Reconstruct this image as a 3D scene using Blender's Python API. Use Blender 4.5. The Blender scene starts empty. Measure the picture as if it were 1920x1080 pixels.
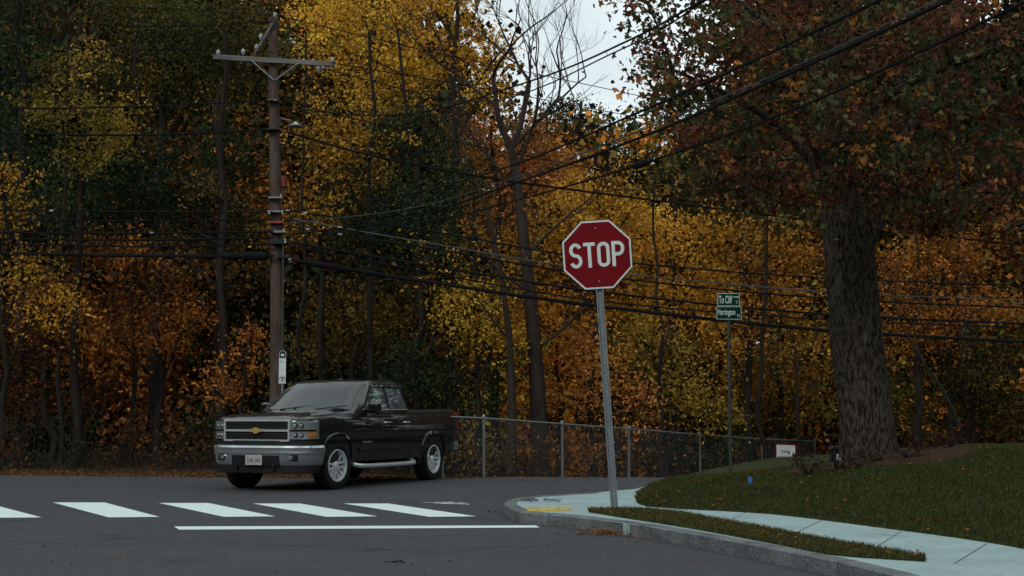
import bpy, bmesh, math, random
import numpy as np
from mathutils import Vector, Matrix
random.seed(7); rng = np.random.default_rng(7)
SC = bpy.context.scene; COL = SC.collection
F = 2667.0; CH = 1.3; PITCH = math.atan(232/F)
CP, SP = math.cos(PITCH), math.sin(PITCH)
def ray(px, py):
    u = (px-960)/F; v = (540-py)/F
    return Vector((u, CP - v*SP, SP + v*CP))
def P(px, py, Y):
    d = ray(px, py); t = Y/d.y
    return Vector((d.x*t, Y, CH + d.z*t))
def G(px, py, z=0.0):
    d = ray(px, py); t = (z-CH)/d.z
    return Vector((d.x*t, d.y*t, z))
# ------------------------------------------------------------------ materials
def mat(name, base, rough=0.6, metal=0.0, coat=0.0, noise=None, bump=0.0, bscale=20, spec=0.5, stretch=None, bdist=.03):
    m = bpy.data.materials.new(name); m.use_nodes = True
    nt = m.node_tree; b = nt.nodes['Principled BSDF']
    b.inputs['Base Color'].default_value = (*base, 1); b.inputs['Roughness'].default_value = rough
    b.inputs['Metallic'].default_value = metal; b.inputs['Coat Weight'].default_value = coat
    b.inputs['Coat Roughness'].default_value = 0.02
    b.inputs['Specular IOR Level'].default_value = spec
    tc = nt.nodes.new('ShaderNodeTexCoord'); mp = nt.nodes.new('ShaderNodeMapping')
    nt.links.new(tc.outputs['Object'], mp.inputs['Vector'])
    if stretch: mp.inputs['Scale'].default_value = stretch
    if noise:
        prev = None
        for (sc, c2, lo, hi) in noise:
            n = nt.nodes.new('ShaderNodeTexNoise'); n.inputs['Scale'].default_value = sc; n.inputs['Detail'].default_value = 6
            n.inputs['Roughness'].default_value = 0.65
            nt.links.new(mp.outputs[0], n.inputs['Vector'])
            r = nt.nodes.new('ShaderNodeMapRange'); r.inputs[1].default_value = lo; r.inputs[2].default_value = hi
            nt.links.new(n.outputs['Fac'], r.inputs[0])
            mx = nt.nodes.new('ShaderNodeMix'); mx.data_type = 'RGBA'
            nt.links.new(r.outputs[0], mx.inputs[0])
            if prev: nt.links.new(prev, mx.inputs[6])
            else: mx.inputs[6].default_value = (*base, 1)
            mx.inputs[7].default_value = (*c2, 1)
            prev = mx.outputs[2]
        nt.links.new(prev, b.inputs['Base Color'])
    if bump:
        n = nt.nodes.new('ShaderNodeTexNoise'); n.inputs['Scale'].default_value = bscale; n.inputs['Detail'].default_value = 5
        nt.links.new(mp.outputs[0], n.inputs['Vector'])
        bp = nt.nodes.new('ShaderNodeBump'); bp.inputs['Strength'].default_value = bump; bp.inputs['Distance'].default_value = bdist
        nt.links.new(n.outputs['Fac'], bp.inputs['Height']); nt.links.new(bp.outputs[0], b.inputs['Normal'])
    return m
def leafmat(name, trans=0.35):
    m = bpy.data.materials.new(name); m.use_nodes = True; nt = m.node_tree
    nt.nodes.clear()
    o = nt.nodes.new('ShaderNodeOutputMaterial'); a = nt.nodes.new('ShaderNodeAttribute'); a.attribute_name = 'Col'
    d = nt.nodes.new('ShaderNodeBsdfDiffuse'); nt.links.new(a.outputs['Color'], d.inputs[0])
    if trans:
        t = nt.nodes.new('ShaderNodeBsdfTranslucent'); mx = nt.nodes.new('ShaderNodeMixShader'); mx.inputs[0].default_value = trans
        nt.links.new(a.outputs['Color'], t.inputs[0]); nt.links.new(d.outputs[0], mx.inputs[1]); nt.links.new(t.outputs[0], mx.inputs[2]); nt.links.new(mx.outputs[0], o.inputs[0])
    else: nt.links.new(d.outputs[0], o.inputs[0])
    return m
M = {}
M['asphalt'] = mat('asphalt', (.047,.048,.053), .85, noise=[(.35,(.034,.035,.039),.35,.7),(60,(.090,.092,.10),.5,.8),(4,(.062,.063,.069),.5,.75),(.9,(.028,.029,.032),.60,.66),(160,(.02,.02,.022),.55,.75)], bump=.3, bscale=90, spec=.25)
M['litter'] = mat('leaf_litter', (.024,.015,.009), .95, noise=[(1.2,(.012,.009,.006),.4,.6),(14,(.065,.030,.013),.55,.75)], bump=.8, bscale=12, spec=.1)
M['paint'] = mat('road_paint', (.62,.72,.72), .7, noise=[(9,(.45,.52,.53),.55,.8),(70,(.42,.48,.49),.55,.75),(22,(.16,.17,.18),.64,.72)], spec=.3)
M['paint_worn'] = mat('worn_road_paint', (.45,.50,.51), .8, noise=[(7,(.07,.07,.075),.46,.58)])
M['concrete'] = mat('concrete', (.29,.385,.39), .85, noise=[(1.3,(.22,.295,.30),.4,.7),(45,(.19,.24,.245),.5,.8),(5,(.36,.45,.45),.55,.75),(2.4,(.17,.21,.21),.62,.72)], bump=.2, bscale=60, spec=.3)
M['granite'] = mat('granite', (.125,.135,.142), .85, noise=[(2.5,(.05,.053,.058),.4,.65),(80,(.25,.27,.27),.5,.75)], bump=.7, bscale=22, spec=.3)
M['joint'] = mat('joint', (.10,.11,.11), .9, noise=[(20,(.05,.05,.05),.4,.6)])
M['crack'] = mat('crack_sealant', (.020,.020,.022), .7, noise=[(20,(.030,.030,.033),.4,.6)])
M['tactile'] = mat('tactile_yellow', (.55,.40,.08), .8, noise=[(12,(.28,.22,.09),.42,.6)])
M['soil'] = mat('turf_soil', (.022,.030,.010), .95, noise=[(2.5,(.032,.034,.011),.4,.65),(25,(.05,.042,.018),.5,.75)], bump=.5, bscale=30, spec=.1)
M['mulch'] = mat('mulch', (.032,.017,.011), .95, noise=[(18,(.070,.034,.018),.45,.7)], bump=1, bscale=25, spec=.1)
M['bark'] = mat('bark_dark', (.020,.016,.013), .95, noise=[(6,(.034,.028,.023),.45,.7)], bump=.8, bscale=10, spec=.1, stretch=(1,1,.2))
M['bark_pale'] = mat('bark_brown', (.040,.030,.024), .95, noise=[(6,(.020,.016,.013),.45,.7)], bump=.8, bscale=10, spec=.1, stretch=(1,1,.2))
M['maple_bark'] = mat('maple_bark', (.078,.062,.048), .95, noise=[(9,(.014,.012,.010),.45,.58),(1.1,(.115,.12,.10),.60,.68),(34,(.022,.019,.016),.52,.70)], bump=1.0, bscale=10, spec=.05, stretch=(3.0,3.0,.9), bdist=.08)
M['leaf'] = leafmat('leaf', .3); M['leaf_far'] = leafmat('leaf_far', 0); M['grass'] = leafmat('grass_blade', 0)
M['pole_wood'] = mat('pole_wood', (.085,.058,.046), .9, noise=[(8,(.045,.030,.024),.4,.65),(30,(.14,.105,.085),.5,.75)], bump=.5, bscale=14, spec=.15, stretch=(1,1,.08))
M['arm_wood'] = mat('weathered_arm_wood', (.17,.16,.15), .9, noise=[(8,(.08,.075,.07),.4,.65)], bump=.4, bscale=14, spec=.15, stretch=(.1,1,1))
M['galv'] = mat('galvanised_steel', (.21,.235,.245), .6, .4, noise=[(8,(.16,.18,.19),.4,.65)])
M['mesh'] = mat('fence_wire', (.10,.11,.115), .7, .3, noise=[(10,(.07,.075,.08),.4,.65)], spec=.2)
M['porcelain'] = mat('porcelain', (.30,.32,.34), .3, noise=[(5,(.2,.21,.22),.4,.7)])
M['cable'] = mat('cable_black', (.007,.008,.009), .9, noise=[(3,(.012,.012,.013),.4,.7)], spec=.08)
M['cable_grey'] = mat('cable_grey', (.075,.085,.09), .8, noise=[(3,(.05,.055,.06),.4,.7)], spec=.1)
M['redtape'] = mat('red_tape', (.35,.03,.02), .6, noise=[(9,(.2,.02,.015),.4,.7)])
M['red'] = mat('sign_red', (.165,.0035,.0075), .5, noise=[(4,(.12,.0025,.0055),.35,.7)], spec=.1)
M['white'] = mat('sign_white', (.60,.66,.64), .5, noise=[(6,(.50,.55,.54),.4,.7)], spec=.3)
M['platewhite'] = mat('dull_plate_white', (.36,.38,.38), .5, noise=[(6,(.28,.30,.30),.4,.7)], spec=.3)
M['green'] = mat('sign_green', (.002,.034,.022), .5, noise=[(6,(.0015,.024,.016),.4,.7)], spec=.08)
M['darksteel'] = mat('dark_steel', (.030,.033,.031), .6, .3, noise=[(15,(.05,.05,.045),.45,.7)])
M['black'] = mat('black_plastic', (.008,.008,.009), .6, noise=[(8,(.013,.013,.014),.4,.7)], spec=.3)
M['body'] = mat('black_car_paint', (.0055,.006,.007), .4, 0, 1.0, noise=[(2,(.007,.0075,.0085),.4,.7)], spec=.15)
M['chrome'] = mat('chrome', (.82,.87,.88), .12, .8, noise=[(4,(.72,.76,.78),.4,.7)])
M['bumper'] = mat('bumper_chrome', (.50,.54,.55), .14, .82, noise=[(4,(.42,.45,.46),.4,.7)])
M['trim'] = mat('bright_trim', (.66,.71,.72), .2, .5, noise=[(4,(.56,.60,.62),.4,.7)])
M['glass'] = mat('dark_glass', (.006,.010,.010), .02, 0, 0, noise=[(2,(.012,.020,.020),.4,.7)], spec=.75)
M['sideglass'] = mat('side_glass', (.42,.50,.50), .03, .75, 0, noise=[(2.4,(.14,.18,.18),.4,.6)], spec=1.0)
M['lamp'] = mat('clear_lamp', (.50,.53,.55), .15, .7, noise=[(6,(.40,.43,.45),.4,.6)])
M['amber'] = mat('amber_lens', (.60,.17,.02), .15, noise=[(25,(.35,.10,.015),.42,.58)])
M['redlens'] = mat('red_lens', (.22,.008,.008), .2, noise=[(25,(.12,.005,.005),.42,.58)])
M['gold'] = mat('gold_badge', (.65,.40,.10), .3, .4, noise=[(20,(.5,.3,.07),.4,.7)])
M['tyre'] = mat('tyre_rubber', (.010,.010,.011), .85, noise=[(20,(.018,.017,.016),.45,.7)], bump=.3, bscale=50, spec=.2)
M['alloy'] = mat('alloy_rim', (.78,.81,.82), .3, .4, noise=[(6,(.68,.71,.72),.4,.7)])
M['blue'] = mat('blue_marker', (.02,.16,.45), .5, noise=[(6,(.02,.12,.35),.4,.7)])
# ------------------------------------------------------------------ mesh builder
class MB:
    def __init__(s): s.v = []; s.f = []
    def add(s, vs, fs):
        n = len(s.v); s.v += [tuple(p) for p in vs]; s.f += [tuple(i+n for i in f) for f in fs]; return s
    def box(s, c, d, R=None):
        hx, hy, hz = d[0]/2, d[1]/2, d[2]/2; c = Vector(c)
        vs = [Vector((x*hx, y*hy, z*hz)) for x in (-1,1) for y in (-1,1) for z in (-1,1)]
        if R is not None: vs = [R @ p for p in vs]
        vs = [p + c for p in vs]
        return s.add(vs, [(0,1,3,2),(4,6,7,5),(0,4,5,1),(2,3,7,6),(0,2,6,4),(1,5,7,3)])
    def tube(s, pts, r, n=8, cap=True):
        pts = [Vector(p) for p in pts]; m = len(pts)
        if not hasattr(r, '__len__'): r = [r]*m
        nrm = None; rings = []
        for i in range(m):
            t = (pts[min(i+1,m-1)] - pts[max(i-1,0)])
            if t.length < 1e-9: t = Vector((0,0,1))
            t.normalize()
            if nrm is None:
                a = Vector((1,0,0)) if abs(t.x) < .9 else Vector((0,1,0))
                nrm = (a - t*a.dot(t)).normalized()
            else:
                nrm = nrm - t*nrm.dot(t)
                if nrm.length < 1e-6:
                    a = Vector((1,0,0)) if abs(t.x) < .9 else Vector((0,1,0)); nrm = a - t*a.dot(t)
                nrm.normalize()
            bn = t.cross(nrm)
            rings += [pts[i] + (nrm*math.cos(2*math.pi*k/n) + bn*math.sin(2*math.pi*k/n))*r[i] for k in range(n)]
        fs = [(i*n+k, i*n+(k+1)%n, (i+1)*n+(k+1)%n, (i+1)*n+k) for i in range(m-1) for k in range(n)]
        if cap: fs += [tuple(range(n))[::-1], tuple((m-1)*n+k for k in range(n))]
        return s.add(rings, fs)
    def lathe(s, prof, c, axis='Y', n=32, caps=True):      # prof (r, h)
        c = Vector(c); vs = []
        for r, h in prof:
            for k in range(n):
                a = 2*math.pi*k/n; x, y = r*math.cos(a), r*math.sin(a)
                vs.append(c + (Vector((x, h, y)) if axis == 'Y' else Vector((x, y, h)) if axis == 'Z' else Vector((h, x, y))))
        m = len(prof)
        fs = [(i*n+k, i*n+(k+1)%n, (i+1)*n+(k+1)%n, (i+1)*n+k) for i in range(m-1) for k in range(n)]
        if caps: fs += [tuple(range(n)), tuple((m-1)*n+k for k in range(n))]
        return s.add(vs, fs)
    def prism(s, poly, o, ax, ay, t):           # poly 2d in plane ax, ay from o, thickness t along ax x ay
        o, ax, ay = Vector(o), Vector(ax), Vector(ay); nz = ax.cross(ay).normalized()
        a = [o + ax*p[0] + ay*p[1] for p in poly]; b = [p + nz*t for p in a]; n = len(poly)
        return s.add(a+b, [tuple(range(n))[::-1], tuple(range(n, 2*n))] + [(i, (i+1)%n, n+(i+1)%n, n+i) for i in range(n)])
    def loft(s, rings, closed=True, caps=True):
        n = len(rings[0]); vs = [p for r in rings for p in r]; K = n if closed else n-1
        fs = [(i*n+k, i*n+(k+1)%n, (i+1)*n+(k+1)%n, (i+1)*n+k) for i in range(len(rings)-1) for k in range(K)]
        if caps and closed: fs += [tuple(range(n))[::-1], tuple((len(rings)-1)*n+k for k in range(n))]
        return s.add(vs, fs)
    def build(s, name, m, parent=None, smooth=None, bevel=0, fix=True):
        me = bpy.data.meshes.new(name); me.from_pydata(s.v, [], s.f)
        if fix:
            bm = bmesh.new(); bm.from_mesh(me); bmesh.ops.recalc_face_normals(bm, faces=bm.faces[:]); bm.to_mesh(me); bm.free()
        me.materials.append(M[m] if isinstance(m, str) else m)
        if smooth is not None:
            me.polygons.foreach_set('use_smooth', [True]*len(me.polygons)); me.set_sharp_from_angle(angle=math.radians(smooth))
        me.update()
        o = bpy.data.objects.new(name, me); COL.objects.link(o)
        if parent: o.parent = parent
        if bevel:
            b = o.modifiers.new('bevel', 'BEVEL'); b.width = bevel; b.segments = 2; b.limit_method = 'ANGLE'
        return o
def empty(name, label, cat, loc=(0,0,0), rz=0, group=None):
    o = bpy.data.objects.new(name, None); COL.objects.link(o); o.location = loc; o.rotation_euler = (0,0,rz); o.empty_display_size = .2
    return tag(o, label, cat, group)
def tag(o, label, cat, group=None):
    o['label'] = label; o['category'] = cat
    if group: o['group'] = group
    return o
def struct(o): o['kind'] = 'structure'; return o
def stuff(o, label, cat): o['kind'] = 'stuff'; return tag(o, label, cat)
def text(txt, w, h, c, ax, ay, name, m, parent, bold=0.0, t=.002, spacing=1.0):
    cu = bpy.data.curves.new(name, 'FONT'); cu.body = txt; cu.offset = bold; cu.space_character = spacing; cu.resolution_u = 4
    to = bpy.data.objects.new('tmp_text', cu); COL.objects.link(to)
    bpy.context.view_layer.update()
    dg = bpy.context.evaluated_depsgraph_get(); me0 = to.evaluated_get(dg).to_mesh()
    vs = [v.co.copy() for v in me0.vertices]; fs = [tuple(p.vertices) for p in me0.polygons]
    to.evaluated_get(dg).to_mesh_clear(); bpy.data.objects.remove(to)
    x0 = min(v.x for v in vs); x1 = max(v.x for v in vs); y0 = min(v.y for v in vs); y1 = max(v.y for v in vs)
    c, ax, ay = Vector(c), Vector(ax), Vector(ay); nz = ax.cross(ay).normalized()
    mb = MB(); mb.add([c + ax*(((v.x-x0)/(x1-x0)-.5)*w) + ay*(((v.y-y0)/(y1-y0)-.5)*h) + nz*t for v in vs], fs)
    return mb.build(name, m, parent, fix=False)
def catmull(pts, k=6):
    pts = [Vector(p) for p in pts]; out = []
    q = [pts[0]*2-pts[1]] + pts + [pts[-1]*2-pts[-2]]
    for i in range(1, len(q)-2):
        for j in range(k):
            t = j/k; a, b, c, d = q[i-1], q[i], q[i+1], q[i+2]
            out.append(.5*((2*b) + (c-a)*t + (2*a-5*b+4*c-d)*t*t + (3*b-a-3*c+d)*t**3))
    out.append(pts[-1]); return out
def sm(t): t = min(1, max(0, t)); return t*t*(3-2*t)
# ------------------------------------------------------------------ ground
def H(x, y):
    return -0.05*max(0, min(y, 60)-28.5)*sm((x+5)/4)
gv = []; gf = []
xs = sorted(set([-400,-200,-120,-80,-60] + [-50+i*2 for i in range(61)] + [90,130,200,400])); ys = [-400,-200,-100,-60,-30,-10] + [i*2 for i in range(0,46)] + [110,150,220,400]
for j, y in enumerate(ys):
    for i, x in enumerate(xs): gv.append((x, y, H(x,y)-.03))
nx = len(xs)
for j in range(len(ys)-1):
    for i in range(nx-1): gf.append((j*nx+i, j*nx+i+1, (j+1)*nx+i+1, (j+1)*nx+i))
g = MB(); g.add(gv, gf); struct(g.build('ground', 'litter', smooth=60))
far = [(-80,32),(-30,31),(-10.7,29.4),(-6,28.4),(-3,27.8),(-1.2,28),(0.2,29.1),(2.2,31.8),(5.2,36.4),(8,41),(11,45.5),(20,58),(40,75)]
near = [(-80,-30),(-40,-30),(-20,-30),(-10,-30),(-5,-30),(0,-30),(3,-30),(6,-30),(10,-25),(16,-20),(25,-10),(50,10),(80,30)]
NV = 60; rd = MB(); rings = []
for k in range(NV+1):
    t = k/NV; t = 1-(1-t)**1.5
    rings.append([Vector((a[0]+(b[0]-a[0])*t, a[1]+(b[1]-a[1])*t, 0)) for a, b in zip(near, far)])
for r in rings:
    for p in r: p.z = H(p.x, p.y) + .004
rd.loft(rings, closed=False); struct(rd.build('road', 'asphalt', smooth=60))
for (pts_) in [[(-40,1012),(180,1020),(420,1016),(700,1030),(1010,1024)],[(560,1078),(640,1040),(690,1004),(760,975)],[(0,925),(200,918),(400,921)],[(870,1000),(930,965),(960,935),(900,915)]]:
    c = catmull([G(x,y,.0065) for x,y in pts_], 10); c = [p+Vector((random.gauss(0,.025),random.gauss(0,.03),0)) for p in c]; mb = MB()
    mb.loft([[p-Vector((.0,.007+.006*random.random(),0)), p+Vector((.004,.007+.006*random.random(),0))] for p in c], closed=False); struct(mb.build('road_crack','crack'))
# crosswalk
MK = .009
def quadpx(mb, pts, z=MK): mb.add([G(x, y, z) for x, y in pts], [tuple(range(len(pts)))])
stripes = [((-110,943),(-25,943),(78,970),(-30,971)), ((99,942),(196,942),(299,969),(204,970)), ((298,943),(390,943),(516,968),(420,969)),
           ((474,944),(562,944),(708,968),(612,969)), ((644,944),(728,944),(893,968),(805,969))]
pos = ['at the left edge', 'second from the left', 'in the middle of the crossing', 'fourth from the left', 'nearest the pavement corner']
for s_, p_ in zip(stripes, pos):
    mb = MB(); quadpx(mb, s_); tag(mb.build('crossing_stripe', 'paint'), 'white painted crossing bar ' + p_, 'road marking', 'white bars of the pedestrian crossing')
mb = MB(); quadpx(mb, [(326,987),(1005,985),(1012,989),(336,993)]); tag(mb.build('stop_line', 'paint'), 'thin white stop line across the road below the crossing bars', 'road marking')
mb = MB(); quadpx(mb, [(790,941.5),(850,941),(882,943.5),(880,946),(830,944.5)]); tag(mb.build('worn_marking', 'paint_worn'), 'small faded patch of old road paint above the crossing', 'road marking')
# pavement slab
Z1 = .13
outer_near = [(948,944),(957,952),(975,959),(1003,963),(1060,967),(1120,974),(1200,984),(1300,1001),(1400,1019),(1500,1038),(1560,1050),(1620,1064),(1700,1084),(1800,1112),(1950,1160)]
outer_far = [(1900,880),(1600,884),(1400,890),(1300,896),(1235,904),(1190,917),(1110,924),(1000,931),(958,937)]
on = [G(x,y,Z1) for x,y in outer_near]; of = [G(x,y,Z1) for x,y in outer_far]
loop = on + [Vector((12,7,Z1)), Vector((22,10,Z1)), Vector((22,26,Z1))] + of
mb = MB(); n = len(loop)
mb.add(loop + [Vector((p.x,p.y,-.02)) for p in loop], [tuple(range(n))] + [(i,(i+1)%n,n+(i+1)%n,n+i) for i in range(n)])
struct(mb.build('pavement', 'concrete'))
# kerb
path = [of[-3], of[-2], of[-1]] + on
path = catmull(path, 4)
out_ = []; in_ = []
for i, p in enumerate(path):
    t = (path[min(i+1,len(path)-1)] - path[max(0,i-1)]); t.z = 0; t.normalize(); nn = Vector((-t.y, t.x, 0))
    out_.append(p - nn*(.012+random.uniform(-.004,.004))); in_.append(p + nn*.14)
rings = [[Vector((o.x,o.y,-.02)), Vector((o.x,o.y,Z1-.008)), Vector((o.x+(i.x-o.x)*.12,o.y+(i.y-o.y)*.12,Z1+.007)), Vector((i.x,i.y,Z1+.007)), Vector((i.x,i.y,.05))] for o, i in zip(out_, in_)]
mb = MB(); mb.loft(rings, closed=True); struct(mb.build('kerb', 'granite', smooth=40))
for k in range(8, len(path)-1, 9):
    o, i = out_[k], in_[k]; mb = MB(); d = (i-o).normalized(); t = Vector((-d.y, d.x, 0))*.006
    a = o - d*.003
    mb.add([a-t+Vector((0,0,-.11)), a+t+Vector((0,0,-.11)), a+t+Vector((0,0,.0)), a-t+Vector((0,0,.0)), i+t+Vector((0,0,.0095)), i-t+Vector((0,0,.0095)), a+t+Vector((0,0,.0095)), a-t+Vector((0,0,.0095))], [(0,1,2,3),(7,6,4,5)])
    o_ = struct(mb.build('kerb_joint', 'joint'))
mb = MB()
for a, b in [((1290,955),(1235,966)),((1400,960),(1350,983)),((1540,975),(1480,1005)),((1690,996),(1640,1027)),((1850,1019),(1790,1056)),((1190,948),(1105,956))]:
    pa, pb = G(*a, Z1+.003), G(*b, Z1+.003); t = (pb-pa).normalized(); w = Vector((-t.y,t.x,0))*.005
    mb.add([pa-w, pa+w, pb+w, pb-w], [(0,1,2,3)])
struct(mb.build('pavement_joints', 'joint'))
# tactile pad
mb = MB(); pa = [G(x,y,Z1+.01) for x,y in [(985,951),(1060,950),(1074,956),(990,958)]]
mb.add(pa + [p - Vector((0,0,.012)) for p in pa], [(0,1,2,3),(0,4,5,1),(1,5,6,2),(2,6,7,3),(3,7,4,0)])
tp = tag(mb.build('tactile_pad', 'tactile'), 'worn yellow tactile pad set into the pavement corner', 'paving')
mb = MB()
for i in range(14):
    for j in range(5):
        a = pa[0].lerp(pa[1], (i+.5)/14); b = pa[3].lerp(pa[2], (i+.5)/14); c = a.lerp(b, (j+.5)/5); mb.lathe([(.012,0),(.008,.006)], c, 'Z', 6)
o = mb.build('raised_domes', 'tactile', tp); o['kind'] = 'stuff'
# mound
bpts = [Vector((6.5,36,Z1)), Vector((4.0,29,Z1))] + [G(x,y,Z1) for x,y in [(1240,904),(1208,917),(1193,931),(1200,947),(1250,953),(1300,956),(1450,965),(1650,990),(1800,1010),(1920,1030),(2100,1068)]] + [Vector((7.5,7,Z1))]
bnd = catmull(bpts, 6)
BX = np.array([[p.x,p.y] for p in bnd])
def hmv(X):
    a = BX[:-1]; bb = BX[1:]; ab = bb-a; L2 = (ab**2).sum(1); out = np.full(len(X), 1e9)
    for k in range(len(a)):
        t = np.clip(((X-a[k])*ab[k]).sum(1)/L2[k],0,1); out = np.minimum(out, np.sqrt(((a[k]+t[:,None]*ab[k]-X)**2).sum(1)))
    def s(v): v = np.clip(v,0,1); return v*v*(3-2*v)
    return Z1+.004+.02*s(out/.1)+.63*s((out+.3)/5.9)*(1-.45*s((X[:,1]-20.5)/8)) + .012*np.sin(X[:,0]*3.1+X[:,1]*1.3)*s(out/1.5)
def hm(x, y): return float(hmv(np.array([[x,y]]))[0])
rings = []; n = len(bnd)
for k in range(36):
    v = (k/35)**1.8; row = []
    for i, p in enumerate(bnd):
        q = Vector((20, 36-29*i/(n-1), 0)); x = p.x+(q.x-p.x)*v; y = p.y+(q.y-p.y)*v
        row.append(Vector((x, y, hm(x,y) if k else Z1-.02)))
    rings.append(row)
mb = MB(); mb.loft(rings, closed=False); struct(mb.build('lawn_mound', 'soil', smooth=60))
# verge
vt = [G(x,y,Z1) for x,y in [(1104,957),(1200,957),(1300,969),(1460,998),(1600,1024),(1735,1046)]]
vb = [G(x,y,Z1) for x,y in [(1104,961),(1200,977),(1300,993),(1460,1023),(1560,1042),(1735,1054)]]
vt = catmull(vt,4); vb = catmull(vb,4)
mb = MB(); mb.loft([[Vector((a.x,a.y,Z1-.01)), Vector((a.x+(b.x-a.x)*.1,a.y+(b.y-a.y)*.1,Z1+.015)), (a+b)/2+Vector((0,0,.03)), Vector((a.x+(b.x-a.x)*.9,a.y+(b.y-a.y)*.9,Z1+.015)), Vector((b.x,b.y,Z1-.01))] for a,b in zip(vt,vb)], closed=False)
struct(mb.build('grass_verge', 'soil', smooth=60))
# ------------------------------------------------------------------ leaf clouds
def leafmesh(name, C, cols, size, m='leaf', parent=None, lobes=1, width=.55, flat=0.0):
    n = len(C)
    nrm = rng.normal(size=(n,3)); nrm[:,2] += flat*np.sign(nrm[:,2]+1e-6) if flat else 0
    nrm /= np.linalg.norm(nrm,axis=1)[:,None]
    a = rng.normal(size=(n,3)); a -= nrm*(a*nrm).sum(1)[:,None]; a /= np.linalg.norm(a,axis=1)[:,None]
    b = np.cross(nrm, a); s = (size*rng.uniform(.65,1.3,n))[:,None]
    V = []
    for L in range(lobes):
        th = 0 if lobes == 1 else (L-1)*.95; ln = 1.0 if (lobes == 1 or L == 1) else .85
        d = a*math.cos(th) + b*math.sin(th); e = -a*math.sin(th) + b*math.cos(th)
        base = C - d*s*.5*(1 if lobes == 1 else 0.05); tip = base + d*s*ln
        mid = base + d*s*.5*ln; up = nrm*s*.12
        V.append(np.stack([base, mid+e*s*width*.5+up, tip, mid-e*s*width*.5+up], 1))
    V = np.stack(V, 1).reshape(-1,3)
    nq = n*lobes; me = bpy.data.meshes.new(name)
    me.vertices.add(nq*4); me.vertices.foreach_set('co', V.astype(np.float32).ravel())
    me.loops.add(nq*4); me.loops.foreach_set('vertex_index', np.arange(nq*4, dtype=np.int32))
    me.polygons.add(nq); me.polygons.foreach_set('loop_start', np.arange(0,nq*4,4,dtype=np.int32)); me.polygons.foreach_set('loop_total', np.full(nq,4,dtype=np.int32))
    me.update(calc_edges=True)
    ca = me.color_attributes.new('Col', 'FLOAT_COLOR', 'POINT')
    cc = np.ones((nq*4,4), np.float32); cc[:,:3] = np.repeat(cols, 4*lobes, axis=0); ca.data.foreach_set('color', cc.ravel())
    me.materials.append(M[m]); o = bpy.data.objects.new(name, me); COL.objects.link(o)
    if parent: o.parent = parent
    return o
def cloud(clumps, c1, c2, dens=6, per=45, sub=(.28,.55), share=None):
    Cs = []; Ks = []; c1 = np.array(c1); c2 = np.array(c2); cen = []
    for (c, rx, ry, rz) in clumps:
        ns = max(3, int(dens*math.pi*rx*rz)); cv = rng.uniform(.75,1.15); ct = rng.beta(.9,1.2)
        for _ in range(ns):
            d = rng.normal(size=3); d /= np.linalg.norm(d); r = rng.uniform(.1,1)**.5
            if rng.random() < .25: r *= rng.uniform(1.1,1.6)
            p = np.array(c) + d*r*np.array([rx,ry,rz]); sr = rng.uniform(*sub)
            k = int(per*(sr/sub[1])**1.5*rng.uniform(.5,1.3)) + 4
            q = rng.normal(size=(k,3))*np.array([sr,sr,sr*.55])*.68; 
            q[:,2] -= .35*(q[:,0]**2+q[:,1]**2)/sr
            Cs.append(p+q); t = .45*ct + .55*rng.beta(.9,1.1); br = cv*rng.uniform(.55,1.3)
            tt = np.clip(t + rng.normal(size=k)*.17, 0, 1)[:,None]
            Ks.append((c1*(1-tt)+c2*tt)*br*rng.uniform(.6,1.35,(k,1))); cen.append(p)
    return np.concatenate(Cs), np.clip(np.concatenate(Ks),0.001,.9), cen
def branch(mb, p0, p1, r0, r1, seg=6, wob=.08, n=5):
    p0, p1 = Vector(p0), Vector(p1); L = (p1-p0).length; pts = []
    for i in range(seg+1):
        t = i/seg; p = p0.lerp(p1, t)
        if 0 < i: p += Vector((random.gauss(0,1), random.gauss(0,1), random.gauss(0,.5)))*wob*L*(.35 if i < seg else 0)*.4
        p.z += math.sin(t*math.pi)*L*.05
        pts.append(p)
    mb.tube(pts, [r0+(r1-r0)*i/seg for i in range(seg+1)], n, cap=False); return pts
def tree(label, px, D, top, r0, clumps, c1, c2, name='autumn_tree', dens=6, per=45, leaf=.112, bark='bark', group='trees of the wood beyond the road'):
    bx = (px-960)*D/F; b = Vector((bx, D, H(bx,D)-.1)); tp = P(top[0], top[1], D)
    e = empty(name, label, 'tree', b, 0, group)
    mb = MB(); pts = []
    K = 10
    for i in range(K+1):
        t = i/K; p = b.lerp(tp, t) - b
        if 0 < i < K: p += Vector((random.gauss(0,.07), random.gauss(0,.07), 0))
        pts.append(p)
    pts = catmull(pts, 2); m_ = len(pts)
    mb.tube(pts, [r0*(1.35 if i == 0 else 1)*(1-.8*i/m_) for i in range(m_)], 8)
    wc = []
    for (cx, cy, rx, ry) in clumps:
        c = P(cx, cy, D + random.uniform(-.8,.8)) - b; s = D/F
        wc.append((c, rx*s, (rx+ry)/2*s*.8, ry*s))
        h = max(.15, min(.95, (c.z-1.2-ry*s*.4)/max(tp.z-b.z,.1))); q = pts[int(h*(m_-1))]
        bp = branch(mb, q, c, r0*.3, .02)
        for _ in range(7):
            d = Vector((random.uniform(-1.1,1.1)*rx*s, random.uniform(-1,1)*rx*s*.8, random.uniform(-.6,1.2)*ry*s))
            branch(mb, bp[random.choice([3,4,5])], c + d, .018, .005, 4, .12, 4)
    mb.build('trunk', bark, e, smooth=60)
    C, K_, _ = cloud(wc, c1, c2, dens, per)
    leafmesh('crown', C, K_, leaf, 'leaf', e)
    return e
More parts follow.
